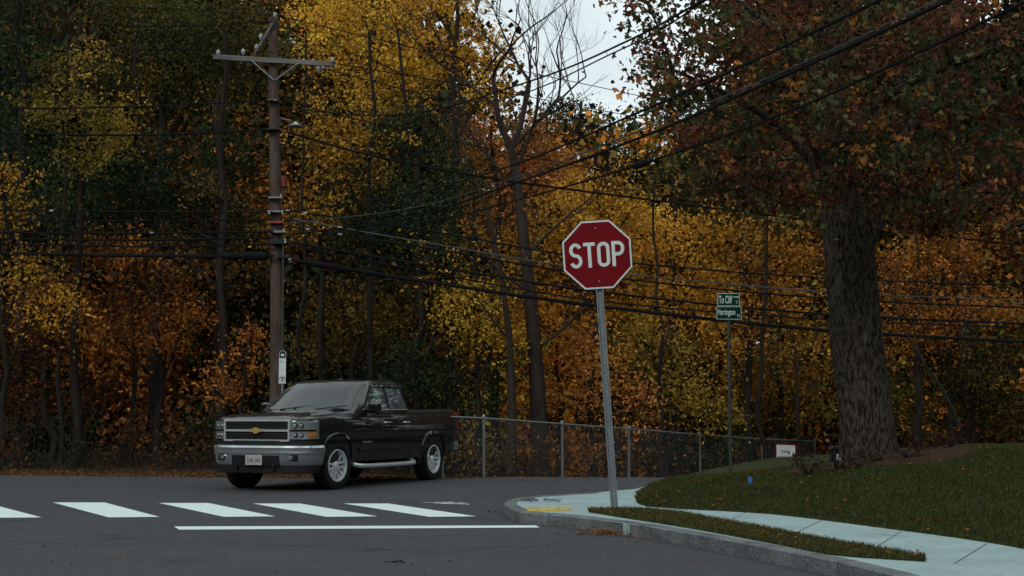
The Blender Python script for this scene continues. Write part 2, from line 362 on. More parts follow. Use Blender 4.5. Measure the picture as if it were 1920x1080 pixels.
YEL=(.80,.45,.055); YO=(.74,.34,.045); ORG=(.52,.19,.035); RUST=(.20,.078,.028); DKG=(.030,.046,.024); GRN=(.054,.078,.034); OLV=(.20,.16,.035); BRN=(.15,.075,.028); SAL=(.60,.22,.10); DKB=(.034,.026,.016); OY=(.50,.32,.055)
T = [
 ('dark green tree filling the upper left corner', 40, 40, (40,-150), .20, [(30,60,110,110),(60,-60,120,90),(20,280,90,120),(110,360,80,80)], DKG, GRN),
 ('yellow topped tree left of the utility pole near the left edge', 150, 37, (150,40), .15, [(150,120,55,35),(105,190,65,40),(215,200,55,45),(160,270,80,40)], OY, OLV),
 ('orange yellow sapling cut by the left edge below the wires', 10, 35, (10,260), .10, [(-5,320,40,40),(10,380,40,40),(50,500,60,40),(90,560,70,50)], YO, OLV),
 ('tall dark green tree left of the utility pole crossarm', 300, 42, (300,-120), .22, [(330,60,120,100),(250,150,110,90),(380,160,90,90),(270,20,110,80),(460,40,80,80)], DKG, OLV),
 ('dark tree with olive leaves behind the left wires', 420, 39, (415,150), .2, [(300,330,120,80),(400,400,100,80),(430,290,80,80),(200,400,110,70)], DKG, GRN),
 ('orange brown tree low on the left behind the wires', 300, 38, (300,430), .12, [(290,540,90,50),(350,610,70,50),(230,470,90,40),(210,620,80,50)], RUST, ORG),
 ('rust coloured tree low near the left edge', 100, 39, (90,430), .12, [(60,640,100,60),(130,560,100,50),(40,740,90,40),(170,710,90,40)], RUST, DKB),
 ('small orange tree just left of the parked pickup cab', 455, 35.5, (460,600), .08, [(450,690,40,35),(470,630,40,35),(400,720,45,35)], ORG, RUST),
 ('tall bright yellow tree right of the utility pole top', 690, 40, (700,-60), .2, [(620,60,80,70),(720,60,90,70),(690,170,90,50),(790,120,70,50),(640,-40,100,70)], YEL, OY),
 ('golden tree leaning toward the sky gap', 850, 39, (850,-60), .18, [(835,20,60,60),(950,85,38,32),(875,100,50,40),(780,-20,80,60),(925,160,45,35)], YEL, YO),
 ('orange yellow tree just right of the utility pole', 600, 37, (610,180), .13, [(600,250,70,55),(660,330,80,55),(590,400,60,55),(690,240,60,45)], YO, OLV),
 ('dark green leafy tree in the centre left of the bare tree', 780, 36, (790,180), .14, [(780,250,90,60),(840,320,70,60),(720,360,80,60),(790,420,90,60),(700,460,80,60)], DKG, GRN),
 ('orange tree behind the bare tree under the sky gap', 930, 43, (930,190), .15, [(900,250,55,55),(960,310,65,65),(930,400,80,60),(1040,310,60,55),(1000,250,35,45)], ORG, SAL),
 ('round dark crowned tree standing against the sky gap', 1090, 50, (1090,190), .2, [(1080,225,70,45),(1130,255,60,45),(1040,240,50,50),(1170,310,60,50),(1230,330,60,60),(1060,190,35,22)], DKB, GRN),
 ('thin yellow leaved tree behind the stop sign top', 1110, 38, (1120,290), .11, [(1120,350,80,55),(1060,400,80,55),(1180,400,70,55),(1010,470,80,45),(1100,470,70,45)], YO, OLV),
 ('low yellow tree left of the stop sign post', 900, 35.5, (910,510), .09, [(890,600,75,40),(850,560,55,35),(950,650,65,45),(930,550,55,35)], YEL, OLV),
 ('salmon orange sapling beside the stop sign post', 1150, 37, (1150,600), .09, [(1140,680,50,45),(1170,740,50,40),(1080,740,55,40),(1190,800,50,28),(1110,620,50,38)], SAL, YO),
 ('golden orange tree behind the lower stop sign', 1050, 39, (1050,560), .11, [(1040,610,80,45),(1060,680,65,45),(990,560,60,45),(1010,740,65,40),(1110,560,60,40)], YO, ORG),
 ('olive tree above the pickup cab', 660, 37.5, (670,470), .12, [(640,560,80,60),(700,620,80,50),(600,640,60,60),(760,560,70,60)], OLV, RUST),
 ('dark shrubby tree behind the pickup bed', 800, 36, (810,600), .11, [(790,680,80,50),(860,710,80,40),(720,710,80,40),(880,770,80,35)], DKG, GRN),
 ('yellow brown tree right of the stop sign', 1260, 40, (1260,330), .13, [(1250,430,70,55),(1290,520,75,50),(1220,560,65,50),(1330,430,65,45),(1200,480,50,50)], YO, OY),
 ('golden brown tree behind the street name sign', 1400, 41, (1400,340), .13, [(1400,460,75,50),(1440,550,75,50),(1350,620,75,45),(1480,470,65,50),(1360,540,60,45)], ORG, OY),
 ('low yellow tree between the stop sign and the street name sign', 1250, 38, (1250,580), .09, [(1240,660,65,45),(1290,720,75,42),(1200,620,55,38),(1340,760,65,35)], OY, OLV),
 ('brown tree behind the camp sign', 1460, 44, (1460,560), .11, [(1440,680,80,60),(1500,740,80,50),(1400,760,80,45),(1520,640,60,60)], OLV, ORG),
 ('rust orange tree right of the big maple trunk', 1720, 40, (1720,380), .14, [(1700,510,85,50),(1790,470,85,50),(1740,600,85,50),(1850,560,75,50)], RUST, ORG),
 ('dark olive tree low behind the right side of the mound', 1820, 42, (1820,540), .13, [(1780,700,110,60),(1880,680,90,70),(1850,770,120,50),(1700,760,90,50)], DKB, OLV),
 ('dark tree behind the maple crown at the upper right', 1800, 46, (1800,-80), .22, [(1700,220,110,80),(1880,300,110,80),(1780,100,70,60)], DKG, GRN),
 ('dark tree behind the left half of the maple crown', 1400, 47, (1400,-60), .2, [(1380,230,110,80),(1480,140,110,90),(1330,320,100,70),(1560,260,110,90)], DKB, GRN),
]
for (lb, px, D, top, r0, cl, c1, c2) in T:
    tree(lb, px, D, top, r0, cl, c1, c2, dens=12, per=56)
# bare branching tree
def grow(mb, p, d, L, r, depth, tips):
    n = 5; pts = [p]; q = p.copy(); dd = d.copy()
    for i in range(n):
        dd = (dd + Vector((random.gauss(0,.10), random.gauss(0,.10), random.gauss(.04,.06)))).normalized(); q = q + dd*L/n; pts.append(q.copy())
    mb.tube(pts, [r*(1-.4*i/n) for i in range(n+1)], 6 if r > .03 else 4, cap=False); tips.append(q)
    if depth == 0: return
    for k in range(random.choice([2,3]) if depth > 1 else 3):
        s = pts[random.choice([2,3,4])] if k else pts[-1]
        a = Vector((random.gauss(0,.5), random.gauss(0,.35), random.gauss(.15,.3)))
        grow(mb, s, (dd+a).normalized(), L*random.uniform(.6,.85), r*.55, depth-1, tips)
def bare_tree(label, pxs, D, r0, starts, sparse, c1, c2, nm='bare_tree', zmax=99, bark='bark_pale'):
    b = P(pxs[0][0], pxs[0][1], D); e = empty(nm, label, 'tree', b, 0)
    mb = MB(); pts = catmull([P(x,y,D)-b for x,y in pxs], 4); m_ = len(pts)
    mb.tube(pts, [r0*(1.3 if i == 0 else 1)*(1-.62*i/m_) for i in range(m_)], 9, cap=False); tips = []
    for (fr, dx, dz, L, r, dep) in starts:
        grow(mb, pts[int(fr*(m_-1))], Vector((dx, random.uniform(-.3,.3), dz)).normalized(), L, r, dep, tips)
    mb.build('trunk', bark, e, smooth=60)
    C = []; K = []
    for t in tips:
        if random.random() < sparse and t.z < zmax:
            k = random.randint(4,14); C.append(np.array(t)+rng.normal(size=(k,3))*.28); u = rng.random((k,1)); K.append((np.array(c1)*(1-u)+np.array(c2)*u)*rng.uniform(.6,1.2,(k,1)))
    if C: leafmesh('crown', np.concatenate(C), np.concatenate(K), .11, 'leaf', e)
bare_tree('tall half bare tree forking against the sky gap', [(1012,893),(1008,760),(1000,620),(985,480),(972,360),(958,280)], 35.5, .24,
   [(1,-.35,1,1.9,.085,5),(1,.35,1,2.0,.085,5),(1,.75,.9,1.9,.06,5),(.9,.6,.9,1.6,.055,4),(.8,-.8,.8,1.5,.05,4),(.62,.9,.7,1.6,.045,3),(.5,-.9,.6,1.5,.045,3),(.35,.9,.5,1.5,.05,3),(.3,-.7,.6,1.2,.04,3)], .5, YO, OLV, zmax=6.5)
bare_tree('slim dark tree left of the half bare tree behind the fence', [(958,888),(960,760),(955,640),(940,520),(915,400)], 34.5, .12,
   [(1,-.3,1,1.4,.04,4),(.7,.5,.8,1.2,.03,3),(.5,-.7,.7,1.2,.03,3)], .5, YO, OLV, 'slim_tree', 6.0)
bare_tree('leaning bare tree right of the maple trunk', [(1800,800),(1770,735),(1725,670),(1690,610)], 36, .055,
   [(1,-.3,1,1.2,.02,3),(.6,-.2,1,1.2,.02,3)], .15, BRN, OLV, 'leaning_tree', bark='bark')
bare_tree('spindly bare tree right of the street name sign', [(1500,880),(1495,760),(1490,640)], 40, .07,
   [(1,-.5,1,1.6,.03,4),(.8,.5,1,1.6,.03,4),(.5,.6,.8,1.4,.025,4),(.5,-.7,.8,1.4,.025,4)], .2, ORG, OLV, 'spindly_tree', bark='bark')
# slender trunks of the wood
for (px, D, r, topx, lb) in [(422,37,.13,418,'thick dark trunk rising behind the pickup hood'),(120,36,.06,124,'slender trunk near the left edge'),(560,36,.06,575,'slender trunk right of the utility pole'),
        (690,36,.09,700,'dark straight trunk above the pickup roof'),(762,38,.09,750,'dark trunk left of the green central tree'),(905,36,.07,885,'slender trunk above the fence start'),
        (1240,37,.06,1225,'slender trunk right of the stop sign post'),(1420,39,.08,1440,'thin trunk between street name sign and maple'),(250,38,.07,262,'slender trunk in the middle of the left wood'),(1780,41,.09,1760,'dark trunk behind the mound right of the maple')]:
    bx = (px-960)*D/F; b = Vector((bx,D,H(bx,D)-.1)); e = empty('slender_tree', lb, 'tree', b, 0, 'slender trunks in the wood')
    tpp = P(topx, 60 if px < 800 else 330, D)-b; mb = MB(); pts = [tpp*(i/10)+Vector((random.gauss(0,.06),random.gauss(0,.06),0))*(i>0) for i in range(11)]
    mb.tube(catmull(pts,2), [r*(1-.6*i/21) for i in range(21)], 7, cap=False); wc = []
    for _ in range(7):
        i = random.randint(4,10); d = Vector((random.uniform(-1.4,1.4), random.uniform(-1,1), random.uniform(.1,.8))); branch(mb, pts[i], pts[i]+d, r*.3, .008, 4, .1, 4)
        wc.append((pts[i]+d, .45,.4,.3))
    mb.build('trunk', 'bark', e, smooth=60)
    C,K,_ = cloud(wc, OLV, random.choice([YO,DKG,RUST]), 8, 30); leafmesh('crown', C, K, .11, 'leaf', e)
# undergrowth bushes
ub = [(-20,33,40),(60,34,50),(150,33.5,45),(230,35,60),(320,33.5,45),(390,34,40),(560,34,50),(640,35,50),(720,34,50),(800,34,45),(880,33,40),(960,34.5,45),(1030,35,40),(1100,36,50),(1180,37,55),(1260,39,55),(1340,41,60),(1420,43,60),(1500,45,60),(1580,44,60),(1700,44,60),(1790,44,70),(1880,44,70)]
for i, (px, D, r) in enumerate(ub):
    bx = (px-960)*D/F; b = Vector((bx,D,H(bx,D)-.05)); s = D/F
    e = empty('undergrowth_bush', 'low brown tangled bush at the edge of the wood', 'bush', b, 0, 'low bushes along the wood edge'); mb = MB()
    for _ in range(12): branch(mb, (random.uniform(-.2,.2),0,0), (random.uniform(-1,1),random.uniform(-.5,.5),random.uniform(.6,1.9)), .012, .004, 5, .15, 4)
    mb.build('stems', 'bark_pale', e)
    cc = random.choice([(BRN,DKB),(DKB,DKG),(DKG,DKB),(RUST,DKB)]) if px < 880 else random.choice([(RUST,BRN),(OLV,BRN),(ORG,OLV)])
    C,K,_ = cloud([(Vector((random.uniform(-.2,.2),0,.65)), r*s*1.3, .6, .6)], cc[0], cc[1], 9, 36); leafmesh('foliage', C, K, .10, 'leaf', e)
# far wood: leaf clumps in front of oversized leaves coloured dark as painted shade
cols = [DKG, DKG, DKB, BRN, DKG, RUST, ORG]; warm = [BRN, OLV, ORG, OLV, RUST, OY, ORG]
def lim(px):
    if px < 850: return -200
    if px < 1000: return -200 + (px-850)/150*415
    if px < 1160: return 215
    if px < 1240: return 215-(px-1160)/80*80
    if px < 1330: return 135-(px-1240)/90*335
    return -200
Cs = []; Ks = []; S = []
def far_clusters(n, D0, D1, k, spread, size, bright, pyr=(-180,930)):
    for _ in range(n):
        D = random.uniform(D0,D1); px = random.uniform(-260,2250); py = random.uniform(*pyr)
        mg = 20+60*spread*(size > .5)
        if py < max(lim(px), lim(px-mg), lim(px+mg))+40*size/.3: continue
        if size > .7 and math.hypot((px-1850)/100,(py-30)/80) < 1: continue
        p = P(px,py,D)
        if p.z < -3: continue
        q = rng.normal(size=(k,3))*np.array([.7,.6,.45])*spread; Cs.append(np.array(p)+q)
        w = .5+.5*math.sin(p.x*.45+1+p.z*.2)*math.cos(p.z*.45+p.x*.1)
        pal = warm if (size < .5 and px > 840 and 240 < py < 820 and random.random() < .75) else cols
        c = np.array(pal[min(6,int(w*7))])*(1.0 if pal is warm else 1)
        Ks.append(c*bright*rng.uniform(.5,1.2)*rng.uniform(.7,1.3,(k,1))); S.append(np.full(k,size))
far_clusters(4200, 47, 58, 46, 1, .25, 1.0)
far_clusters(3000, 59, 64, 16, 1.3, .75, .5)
far_clusters(2600, 66, 72, 8, 1.5, 1.9, .22)  # darkest backing leaves, their colour stands for shadow inside the wood
for _ in range(3600):  # unseen leaf ring around the camera, added to darken reflections on the pickup
    a = random.uniform(0, 2*math.pi)
    if math.radians(62) < a < math.radians(118): continue
    R_ = random.uniform(42,54); x = R_*math.cos(a); y = R_*math.sin(a)+2; z = random.uniform(0,13)+random.gauss(0,1.5)+2*math.sin(a*9)
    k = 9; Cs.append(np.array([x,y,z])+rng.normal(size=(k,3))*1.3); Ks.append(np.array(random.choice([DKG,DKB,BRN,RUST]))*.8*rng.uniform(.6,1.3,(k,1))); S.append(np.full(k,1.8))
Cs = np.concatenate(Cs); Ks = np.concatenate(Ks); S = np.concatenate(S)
stuff(leafmesh('distant_wood_and_added_ring', Cs, Ks, S, 'leaf_far', width=.8), 'dark mass of far autumn wood backed by shade-coloured leaves, with an added unseen leaf ring around the camera', 'wood')
# ------------------------------------------------------------------ maple on the mound
D = 21; b = Vector(((1632-960)*D/F, D, 0)); b.z = hm(b.x,b.y)-.08
mp = empty('maple_tree', 'huge old tree with thick ridged trunk and dark red green leaves on the grass mound', 'tree', b)
mb = MB(); ax = catmull([P(x,y,D)-b for x,y in [(1632,858),(1622,760),(1608,650),(1598,540),(1590,450),(1580,380),(1563,290),(1555,180),(1565,60),(1575,-150)]], 14)
def rad(z): return .385-.012*z+.075*math.exp(-z/.4) if z < 3.6 else max(.08, .342-.085*(z-3.6))
n = 120; rings = []
for i, p in enumerate(ax):
    z = max(0,p.z); r = rad(z); row = []
    for k in range(n):
        a = 2*math.pi*k/n
        rg = .030*abs(math.sin(a*14+1.5*math.sin(z*3.1)+.9*math.sin(z*1.3+a*2)))*(.6+.4*math.sin(z*9+a*5)) + .016*math.sin(a*27+2*math.sin(z*5.3+a)) + .04*math.sin(a*2+z*.5) + .08*math.exp(-z/.3)*math.sin(a*5) + random.uniform(-.006,.006)
        row.append(p + Vector((math.cos(a), math.sin(a), 0))*r*(1+rg))
    rings.append(row)
mb.loft(rings)
limbs = [((1592,480),[(1630,430),(1655,350),(1700,260),(1760,120),(1800,-50)],.20,21),((1575,380),[(1520,300),(1450,230),(1370,180),(1260,130)],.09,20),((1562,300),[(1640,200),(1720,150),(1850,100)],.09,19.5),
         ((1560,200),[(1500,100),(1420,30),(1330,-40)],.09,20.5),((1570,330),[(1480,330),(1400,330),(1310,330)],.04,19.2),((1650,360),[(1740,350),(1830,380),(1920,420)],.06,19.5),((1560,150),[(1620,40),(1700,-60)],.08,19),((1580,350),[(1540,320),(1500,200),(1470,60)],.07,18.5)]
ltips = []
for (s, pp, r, D2) in limbs:
    pts = [P(s[0],s[1],21)-b] + [P(x,y,21+(D2-21)*(i+1)/len(pp))-b for i,(x,y) in enumerate(pp)]
    pts = catmull(pts,4); mb.tube(pts, [r*(1-.8*i/len(pts)) for i in range(len(pts))], 8, cap=False); ltips += pts[4:]
mc = [(1560,60,180,110,19),(1400,60,120,80,19.5),(1290,60,90,60,19.5),(1240,110,48,50,19.5),(1340,180,90,60,19.5),(1300,270,60,45,19),(1258,190,30,50,19.4),(1400,290,90,60,19),(1480,200,110,70,18.5),(1350,345,80,35,19.2),(1450,385,80,30,19),(1640,130,120,80,18.6),
      (1620,300,90,60,19),(1760,60,140,90,19),(1880,60,90,70,19.5),(1740,200,110,80,18.8),(1860,200,110,80,19.2),(1720,320,100,60,18.8),(1840,350,110,60,19),(1920,300,70,80,19.5),(1890,430,70,40,19),(1560,20,150,60,21),(1210,0,55,38,19.6),(1480,300,70,50,21.5),(1680,390,50,35,19.6),(1630,210,80,60,22),(1520,340,60,45,18.7),(1590,340,60,35,19),(1560,240,80,50,18.8),(1760,410,60,30,19.4)]
grp = [[],[],[]]
for j,(x,y,rx,ry,D2) in enumerate(mc):
    c = P(x,y,D2)-b; s = D2/F; 
    for g_ in grp: g_.append((c, rx*s, .75, ry*s))
    q = min(ltips, key=lambda t:(t-c).length)
    bp = branch(mb, q, c, .028, .012, 5, .1, 5)
    for _ in range(9): branch(mb, random.choice(bp[2:]), c+Vector((random.uniform(-1.1,1.1)*rx*s, random.uniform(-.6,.6), random.uniform(-1.1,1)*ry*s)), .010, .003, 4, .15, 4)
mb.build('trunk', 'maple_bark', mp, smooth=70)
r1 = cloud(grp[0], (.125,.044,.030), (.080,.042,.024), 6.5, 50, (.14,.32)); r2 = cloud(grp[1], (.055,.072,.036), (.11,.10,.036), 5.5, 50, (.14,.32)); r3 = cloud(grp[2], (.36,.17,.04), (.26,.085,.06), 1.3, 30, (.10,.25))
C = np.concatenate([r1[0],r2[0],r3[0]]); K = np.concatenate([r1[1],r2[1],r3[1]])
leafmesh('crown', C, K, .070, 'leaf', mp, lobes=3, width=.5)
# mulch bed and plants
mb = MB(); cx, cy = b.x+.05, 20.7
rr = []
for k in range(8):
    v = k/7; row = []
    for i in range(40):
        a = 2*math.pi*i/40; r = (1-v)*(1+.07*math.sin(a*5)+.05*math.sin(a*9)); x = cx+1.4*r*math.cos(a); y = cy+1.7*r*math.sin(a); row.append(Vector((x,y,hm(x,y)+(-.02 if k == 0 else .05+.06*v))))
    rr.append(row)
mb.loft(rr, closed=True); struct(mb.build('mulch_bed', 'mulch', smooth=60))
for (px,py,D2,rx,rz,c1,c2,lb) in [(1510,880,19.3,.36,.16,(.055,.034,.022),DKB,'low dark plant at the left end of the mulch bed'),(1562,868,19.3,.27,.13,(.05,.030,.018),DKB,'small dark plant in the mulch bed left of the maple trunk'),(1722,842,20.6,.32,.18,(.085,.020,.022),DKB,'dark red leaved bush against the right side of the maple trunk'),
      (1772,842,20.3,.30,.19,(.11,.020,.024),(.03,.028,.015),'red flowering bush right of the maple trunk'),(1655,866,19.6,.34,.08,(.06,.04,.022),DKB,'flat low plant in front of the maple trunk'),(1700,862,19.5,.27,.10,(.05,.045,.02),DKB,'small olive plant at the front right of the mulch bed'),(1605,872,19.2,.24,.08,(.08,.035,.02),DKB,'small brown plant at the front edge of the mulch bed')]:
    x = (px-960)*D2/F; q = Vector((x,D2,hm(x,D2)+.03)); e = empty('mound_bush', lb, 'bush', q); mb = MB()
    for _ in range(12): branch(mb, (0,0,0), (random.uniform(-rx,rx),random.uniform(-rx,rx),random.uniform(rz*.6,rz*2)), .008, .003, 3, .1, 4)
    mb.build('stems','bark',e); C,K,_ = cloud([(Vector((0,0,rz)),rx,rx,rz)], c1, c2, 60, 14, (.05,.1)); leafmesh('foliage', C, K, .06, 'leaf', e)
# small black box on the mound
q = P(1570,838,21.6); q.z = hm(q.x,q.y); e = empty('garden_box','small dark box with pale mark behind the left of the maple trunk','box',q)
mb = MB(); mb.box((0,0,.12),(.2,.14,.24)); mb.prism([(-.12,0),(.12,0),(.09,.05),(-.09,.05)],(0,.09,.24),(1,0,0),(0,0,1),.18); mb.build('casing','black',e,bevel=.01)
mb = MB(); mb.box((0,-.072,.13),(.06,.004,.09)); mb.build('mark','white',e)
# grass
def poly_in(px_, py_, poly):
    ins = np.zeros(len(px_), bool); j = len(poly)-1
    for i in range(len(poly)):
        xi, yi = poly[i]; xj, yj = poly[j]
        c = ((yi > py_) != (yj > py_)) & (px_ < (xj-xi)*(py_-yi)/(yj-yi+1e-12)+xi); ins ^= c; j = i
    return ins
def blades(name, XY, Z, h, label, brown=.0):
    n = len(XY); base = np.column_stack([XY, Z]); a = rng.uniform(0, 2*np.pi, n); w = .006
    pat = .5+.25*np.sin(XY[:,0]*2.1+np.sin(XY[:,1]*1.7)*1.5)*np.cos(XY[:,1]*1.3+XY[:,0]*.6)+.25*np.sin(XY[:,0]*7.3+1.7*np.sin(XY[:,1]*5.1))*np.sin(XY[:,1]*6.1+XY[:,0]*2)
    dx = np.column_stack([np.cos(a), np.sin(a), np.zeros(n)])*w; hh = h*rng.uniform(.4,1.3,n)*(.6+.6*pat)
    tip = base + np.column_stack([rng.normal(0,.5,n)*hh, rng.normal(0,.5,n)*hh, hh])
    V = np.stack([base-dx, base+dx, tip],1).reshape(-1,3); me = bpy.data.meshes.new(name)
    me.vertices.add(n*3); me.vertices.foreach_set('co', V.astype(np.float32).ravel()); me.loops.add(n*3); me.loops.foreach_set('vertex_index', np.arange(n*3,dtype=np.int32))
    me.polygons.add(n); me.polygons.foreach_set('loop_start', np.arange(0,n*3,3,dtype=np.int32)); me.polygons.foreach_set('loop_total', np.full(n,3,dtype=np.int32)); me.update(calc_edges=True)
    t = np.clip(brown + .55*(1-pat)*rng.random(n)**.7 + .4*rng.random(n)**3, 0, 1)[:,None]
    c = (np.array([.032,.050,.016])*(1-t) + np.array([.085,.072,.030])*t)*rng.uniform(.55,1.35,(n,1))*(.75+.5*pat[:,None])
    cc = np.ones((n*3,4),np.float32); cc[:,:3] = np.repeat(c,3,axis=0); ca = me.color_attributes.new('Col','FLOAT_COLOR','POINT'); ca.data.foreach_set('color', cc.ravel())
    me.materials.append(M['grass']); o = bpy.data.objects.new(name, me); COL.objects.link(o); return stuff(o, label, 'grass')
ply = [tuple(p) for p in BX] + [(20,7),(20,36)]
n = 420000; X = np.column_stack([rng.uniform(1.4,9.5,n), 11+14*rng.random(n)**1.25])
keep = poly_in(X[:,0],X[:,1],ply) & (X[:,0] < X[:,1]*.37+.4) & ((((X[:,0]-cx)/1.35)**2+((X[:,1]-cy)/1.65)**2) > 1); X = X[keep]
blades('lawn_grass', X, hmv(X)-.004, .055, 'short green lawn grass covering the mound', .06)
vp = [(p.x,p.y) for p in vt]+[(p.x,p.y) for p in vb[::-1]]; vx = np.array(vp)
n = 80000; X2 = np.column_stack([rng.uniform(vx[:,0].min(),vx[:,0].max(),n), rng.uniform(vx[:,1].min(),vx[:,1].max(),n)]); X2 = X2[poly_in(X2[:,0],X2[:,1],vp)]
blades('verge_grass', X2, np.full(len(X2), Z1+.012), .045, 'thin strip of yellowing grass between kerb and pavement', .3)
# fallen leaves
def fl(name, XY, Z, label, size=.06):
    t = rng.random((len(XY),1)); c = (np.array([.30,.12,.03])*(1-t)+np.array(BRN)*t)*rng.uniform(.4,1.2,(len(XY),1))
    return stuff(leafmesh(name, np.column_stack([XY,Z]), c, size, 'leaf', flat=3), label, 'fallen leaves')
s1 = X[rng.choice(len(X), 850)]; fl('fallen_leaves', s1, hmv(s1)+.045, 'brown leaves scattered over the mound grass', .052)
s2 = X2[rng.choice(len(X2), 300)]; fl('fallen_leaves', s2, np.full(len(s2), Z1+.05), 'brown leaves lying in the grass strip by the kerb', .042)
g0 = np.array([[*G(1150,1003)[:2]]]); s3 = np.concatenate([g0 + rng.normal(size=(320,2))*np.array([.2,.13]), g0+np.array([[.8,-.55]])+rng.normal(size=(80,2))*np.array([.5,.3])]); s3 = s3[[ (bool(p[1] < np.interp(p[0], [q.x for q in on], [q.y for q in on])-.05)) for p in s3]]
fl('fallen_leaves', s3, rng.uniform(.012,.05,len(s3)), 'small heap of brown leaves in the gutter against the kerb', .045)
fx = rng.uniform(-13,2.5,5000); fe = np.interp(fx,[p[0] for p in far],[p[1] for p in far]); fy = fe + rng.gamma(1.5,.9,5000)-.15
o = fl('fallen_leaves', np.column_stack([fx,fy]), np.array([H(a,c) for a,c in zip(fx,fy)])+.01, 'leaf litter along the far edge of the road', .06)
rl = np.array([[p.x,p.y] for p in [G(random.uniform(0,1900),random.uniform(905,1079),0) for _ in range(260)]]); rl = rl[[bool(p[1] < 27 and (p[0] < -.3 or p[1] < np.interp(p[0],[q.x for q in on],[q.y for q in on])-.3)) for p in rl]]
fl('fallen_leaves', rl[:90], np.full(len(rl[:90]), .014), 'single brown leaves strewn over the road', .045)
# twigs
for (px,py,lb) in [(1035,938,'thin dark twigs lying on the pavement corner'),(925,960,'dark twig scraps on the road by the kerb tip'),(742,1055,'small leaf scrap lying on the near road')]:
    z = Z1+.012 if px == 1035 else .016; c = G(px,py,z); mb = MB()
    for _ in range(7 if px == 1035 else 3):
        a = random.uniform(0,6.28); L = random.uniform(.15,.35)*(1 if px==1035 else .4); o2 = c+Vector((random.uniform(-.35,.35),random.uniform(-.3,.3),0))*(1 if px==1035 else .3)
        branch(mb, o2, o2+Vector((math.cos(a)*L,math.sin(a)*L,.01)), .006,.003,5,.2,4)
    stuff(mb.build('twigs','bark'), lb, 'twigs')
# blue marker
q = P(1403,912,19); q.z = hm(q.x,q.y); e = empty('marker_flag','small blue marker flag standing in the mound grass','flag',q)
mb = MB(); mb.tube([(0,0,0),(.01,0,.16)],.003,5); mb.build('stake','galv',e); mb = MB(); mb.prism([(0,0),(.05,.01),(.06,.05),(.035,.09),(0,.08)],(.0,0,.06),(1,0,0),(0,0,1),.003); mb.build('flag','blue',e)
# ------------------------------------------------------------------ stop sign
X_, Z_ = Vector((1,0,0)), Vector((0,0,1))
base = G(1152,953,Z1); DS = base.y; topc = P(1119.5,478,DS); ang = math.atan2(base.x-topc.x, topc.z-base.z)
ss = empty('stop_sign','red octagonal stop sign on a leaning perforated steel post at the pavement corner','sign',base); ss.rotation_euler = (0,-ang,0)
HL = (topc-base).length; R8 = 64.5*DS/F/math.cos(math.pi/8)
def octo(r): return [(r*math.cos(math.pi/8+k*math.pi/4), r*math.sin(math.pi/8+k*math.pi/4)) for k in range(8)]
mb = MB(); mb.prism(octo(R8),(0,-.028,HL),X_,Z_,.004); sf = mb.build('sign_plate','white',ss)
mb = MB(); mb.prism(octo(R8*.95),(0,-.0325,HL),X_,Z_,.002); mb.build('red_face','red',ss)
pxm = DS/F
def stroke(mb, pts, w, closed=False):
    pts = [Vector((x,0,z)) for x,z in pts]; L_ = []; R_ = []
    for i,p in enumerate(pts):
        if closed: t = pts[(i+1)%len(pts)]-pts[i-1]
        else: t = pts[min(i+1,len(pts)-1)]-pts[max(i-1,0)]
        t.normalize(); nn = Vector((-t.z,0,t.x))*w/2; L_.append(p+nn); R_.append(p-nn)
    n_ = len(pts); m_ = n_ if closed else n_-1
    mb.add([Vector((p.x,-.0348,p.z+HL)) for p in L_+R_], [(i,(i+1)%n_,n_+(i+1)%n_,n_+i) for i in range(m_)])
def arc(cx_,cz_,rx,rz,a0,a1,k=8): return [(cx_+rx*math.cos(math.radians(a0+(a1-a0)*i/k)), cz_+rz*math.sin(math.radians(a0+(a1-a0)*i/k))) for i in range(k+1)]
hh_, sw = 20.5*pxm, 6.4*pxm
def lett(name, fn):
    mb = MB(); fn(mb); return mb.build(name,'white',ss,fix=False)
cxs = [-40.5*pxm, -14.5*pxm, 12.0*pxm, 39.5*pxm]; r_ = 8.6*pxm
def fS(mb):
    c = cxs[0]; h2 = hh_/2
    stroke(mb, arc(c,h2+.002,r_,h2-.002,20,180,8)[:] + arc(c,h2,r_,h2,190,265,4) + arc(c,-h2,r_,h2,85,-10,6) + arc(c,-h2,r_,h2,-20,-160,8), sw)
def fT(mb):
    c = cxs[1]; stroke(mb, [(c-11*pxm,hh_),(c+11*pxm,hh_)], sw); stroke(mb, [(c,hh_-sw/2),(c,-hh_-sw/2)], sw)
def fO(mb):
    c = cxs[2]; q = hh_-r_*.95; stroke(mb, arc(c,q,r_,r_*.95,0,180,10)+arc(c,-q,r_,r_*.95,180,360,10), sw, True)
def fP(mb):
    c = cxs[3]; stroke(mb, [(c-r_,hh_+sw/2),(c-r_,-hh_-sw/2)], sw); rr_ = hh_*.52
    stroke(mb, [(c-r_+sw/2,hh_),(c,hh_)]+arc(c+.5*pxm,hh_-rr_,r_,rr_,80,-80,9)+[(c,hh_-2*rr_),(c-r_+sw/2,hh_-2*rr_)], sw)
for fn in (fS,fT,fO,fP): lett('stop_lettering', fn)
for s in (-1,1): mb = MB(); mb.lathe([(.012,-.006),(.012,0)],(0,-.034,HL+s*.33),'Y',8); mb.build('bolt','galv',ss)
mb = MB(); pl = HL+R8*.85; prof = [(-.045,0),(-.032,0),(-.024,.028),(.024,.028),(.032,0),(.045,0),(.045,.004),(.035,.004),(.027,.032),(-.027,.032),(-.035,.004),(-.045,.004)]
mb.loft([[Vector((x,y-.026+.003,z)) for x,y in prof] for z in (-.1, pl)]); post = mb.build('post','galv',ss)
mb = MB()
for k in range(int(pl/.05)):
    if .05*k+.05 < HL-R8*.9 : mb.lathe([(.0055,0),(.0055,.0015)],(0,.0035,.05+.05*k),'Y',6)
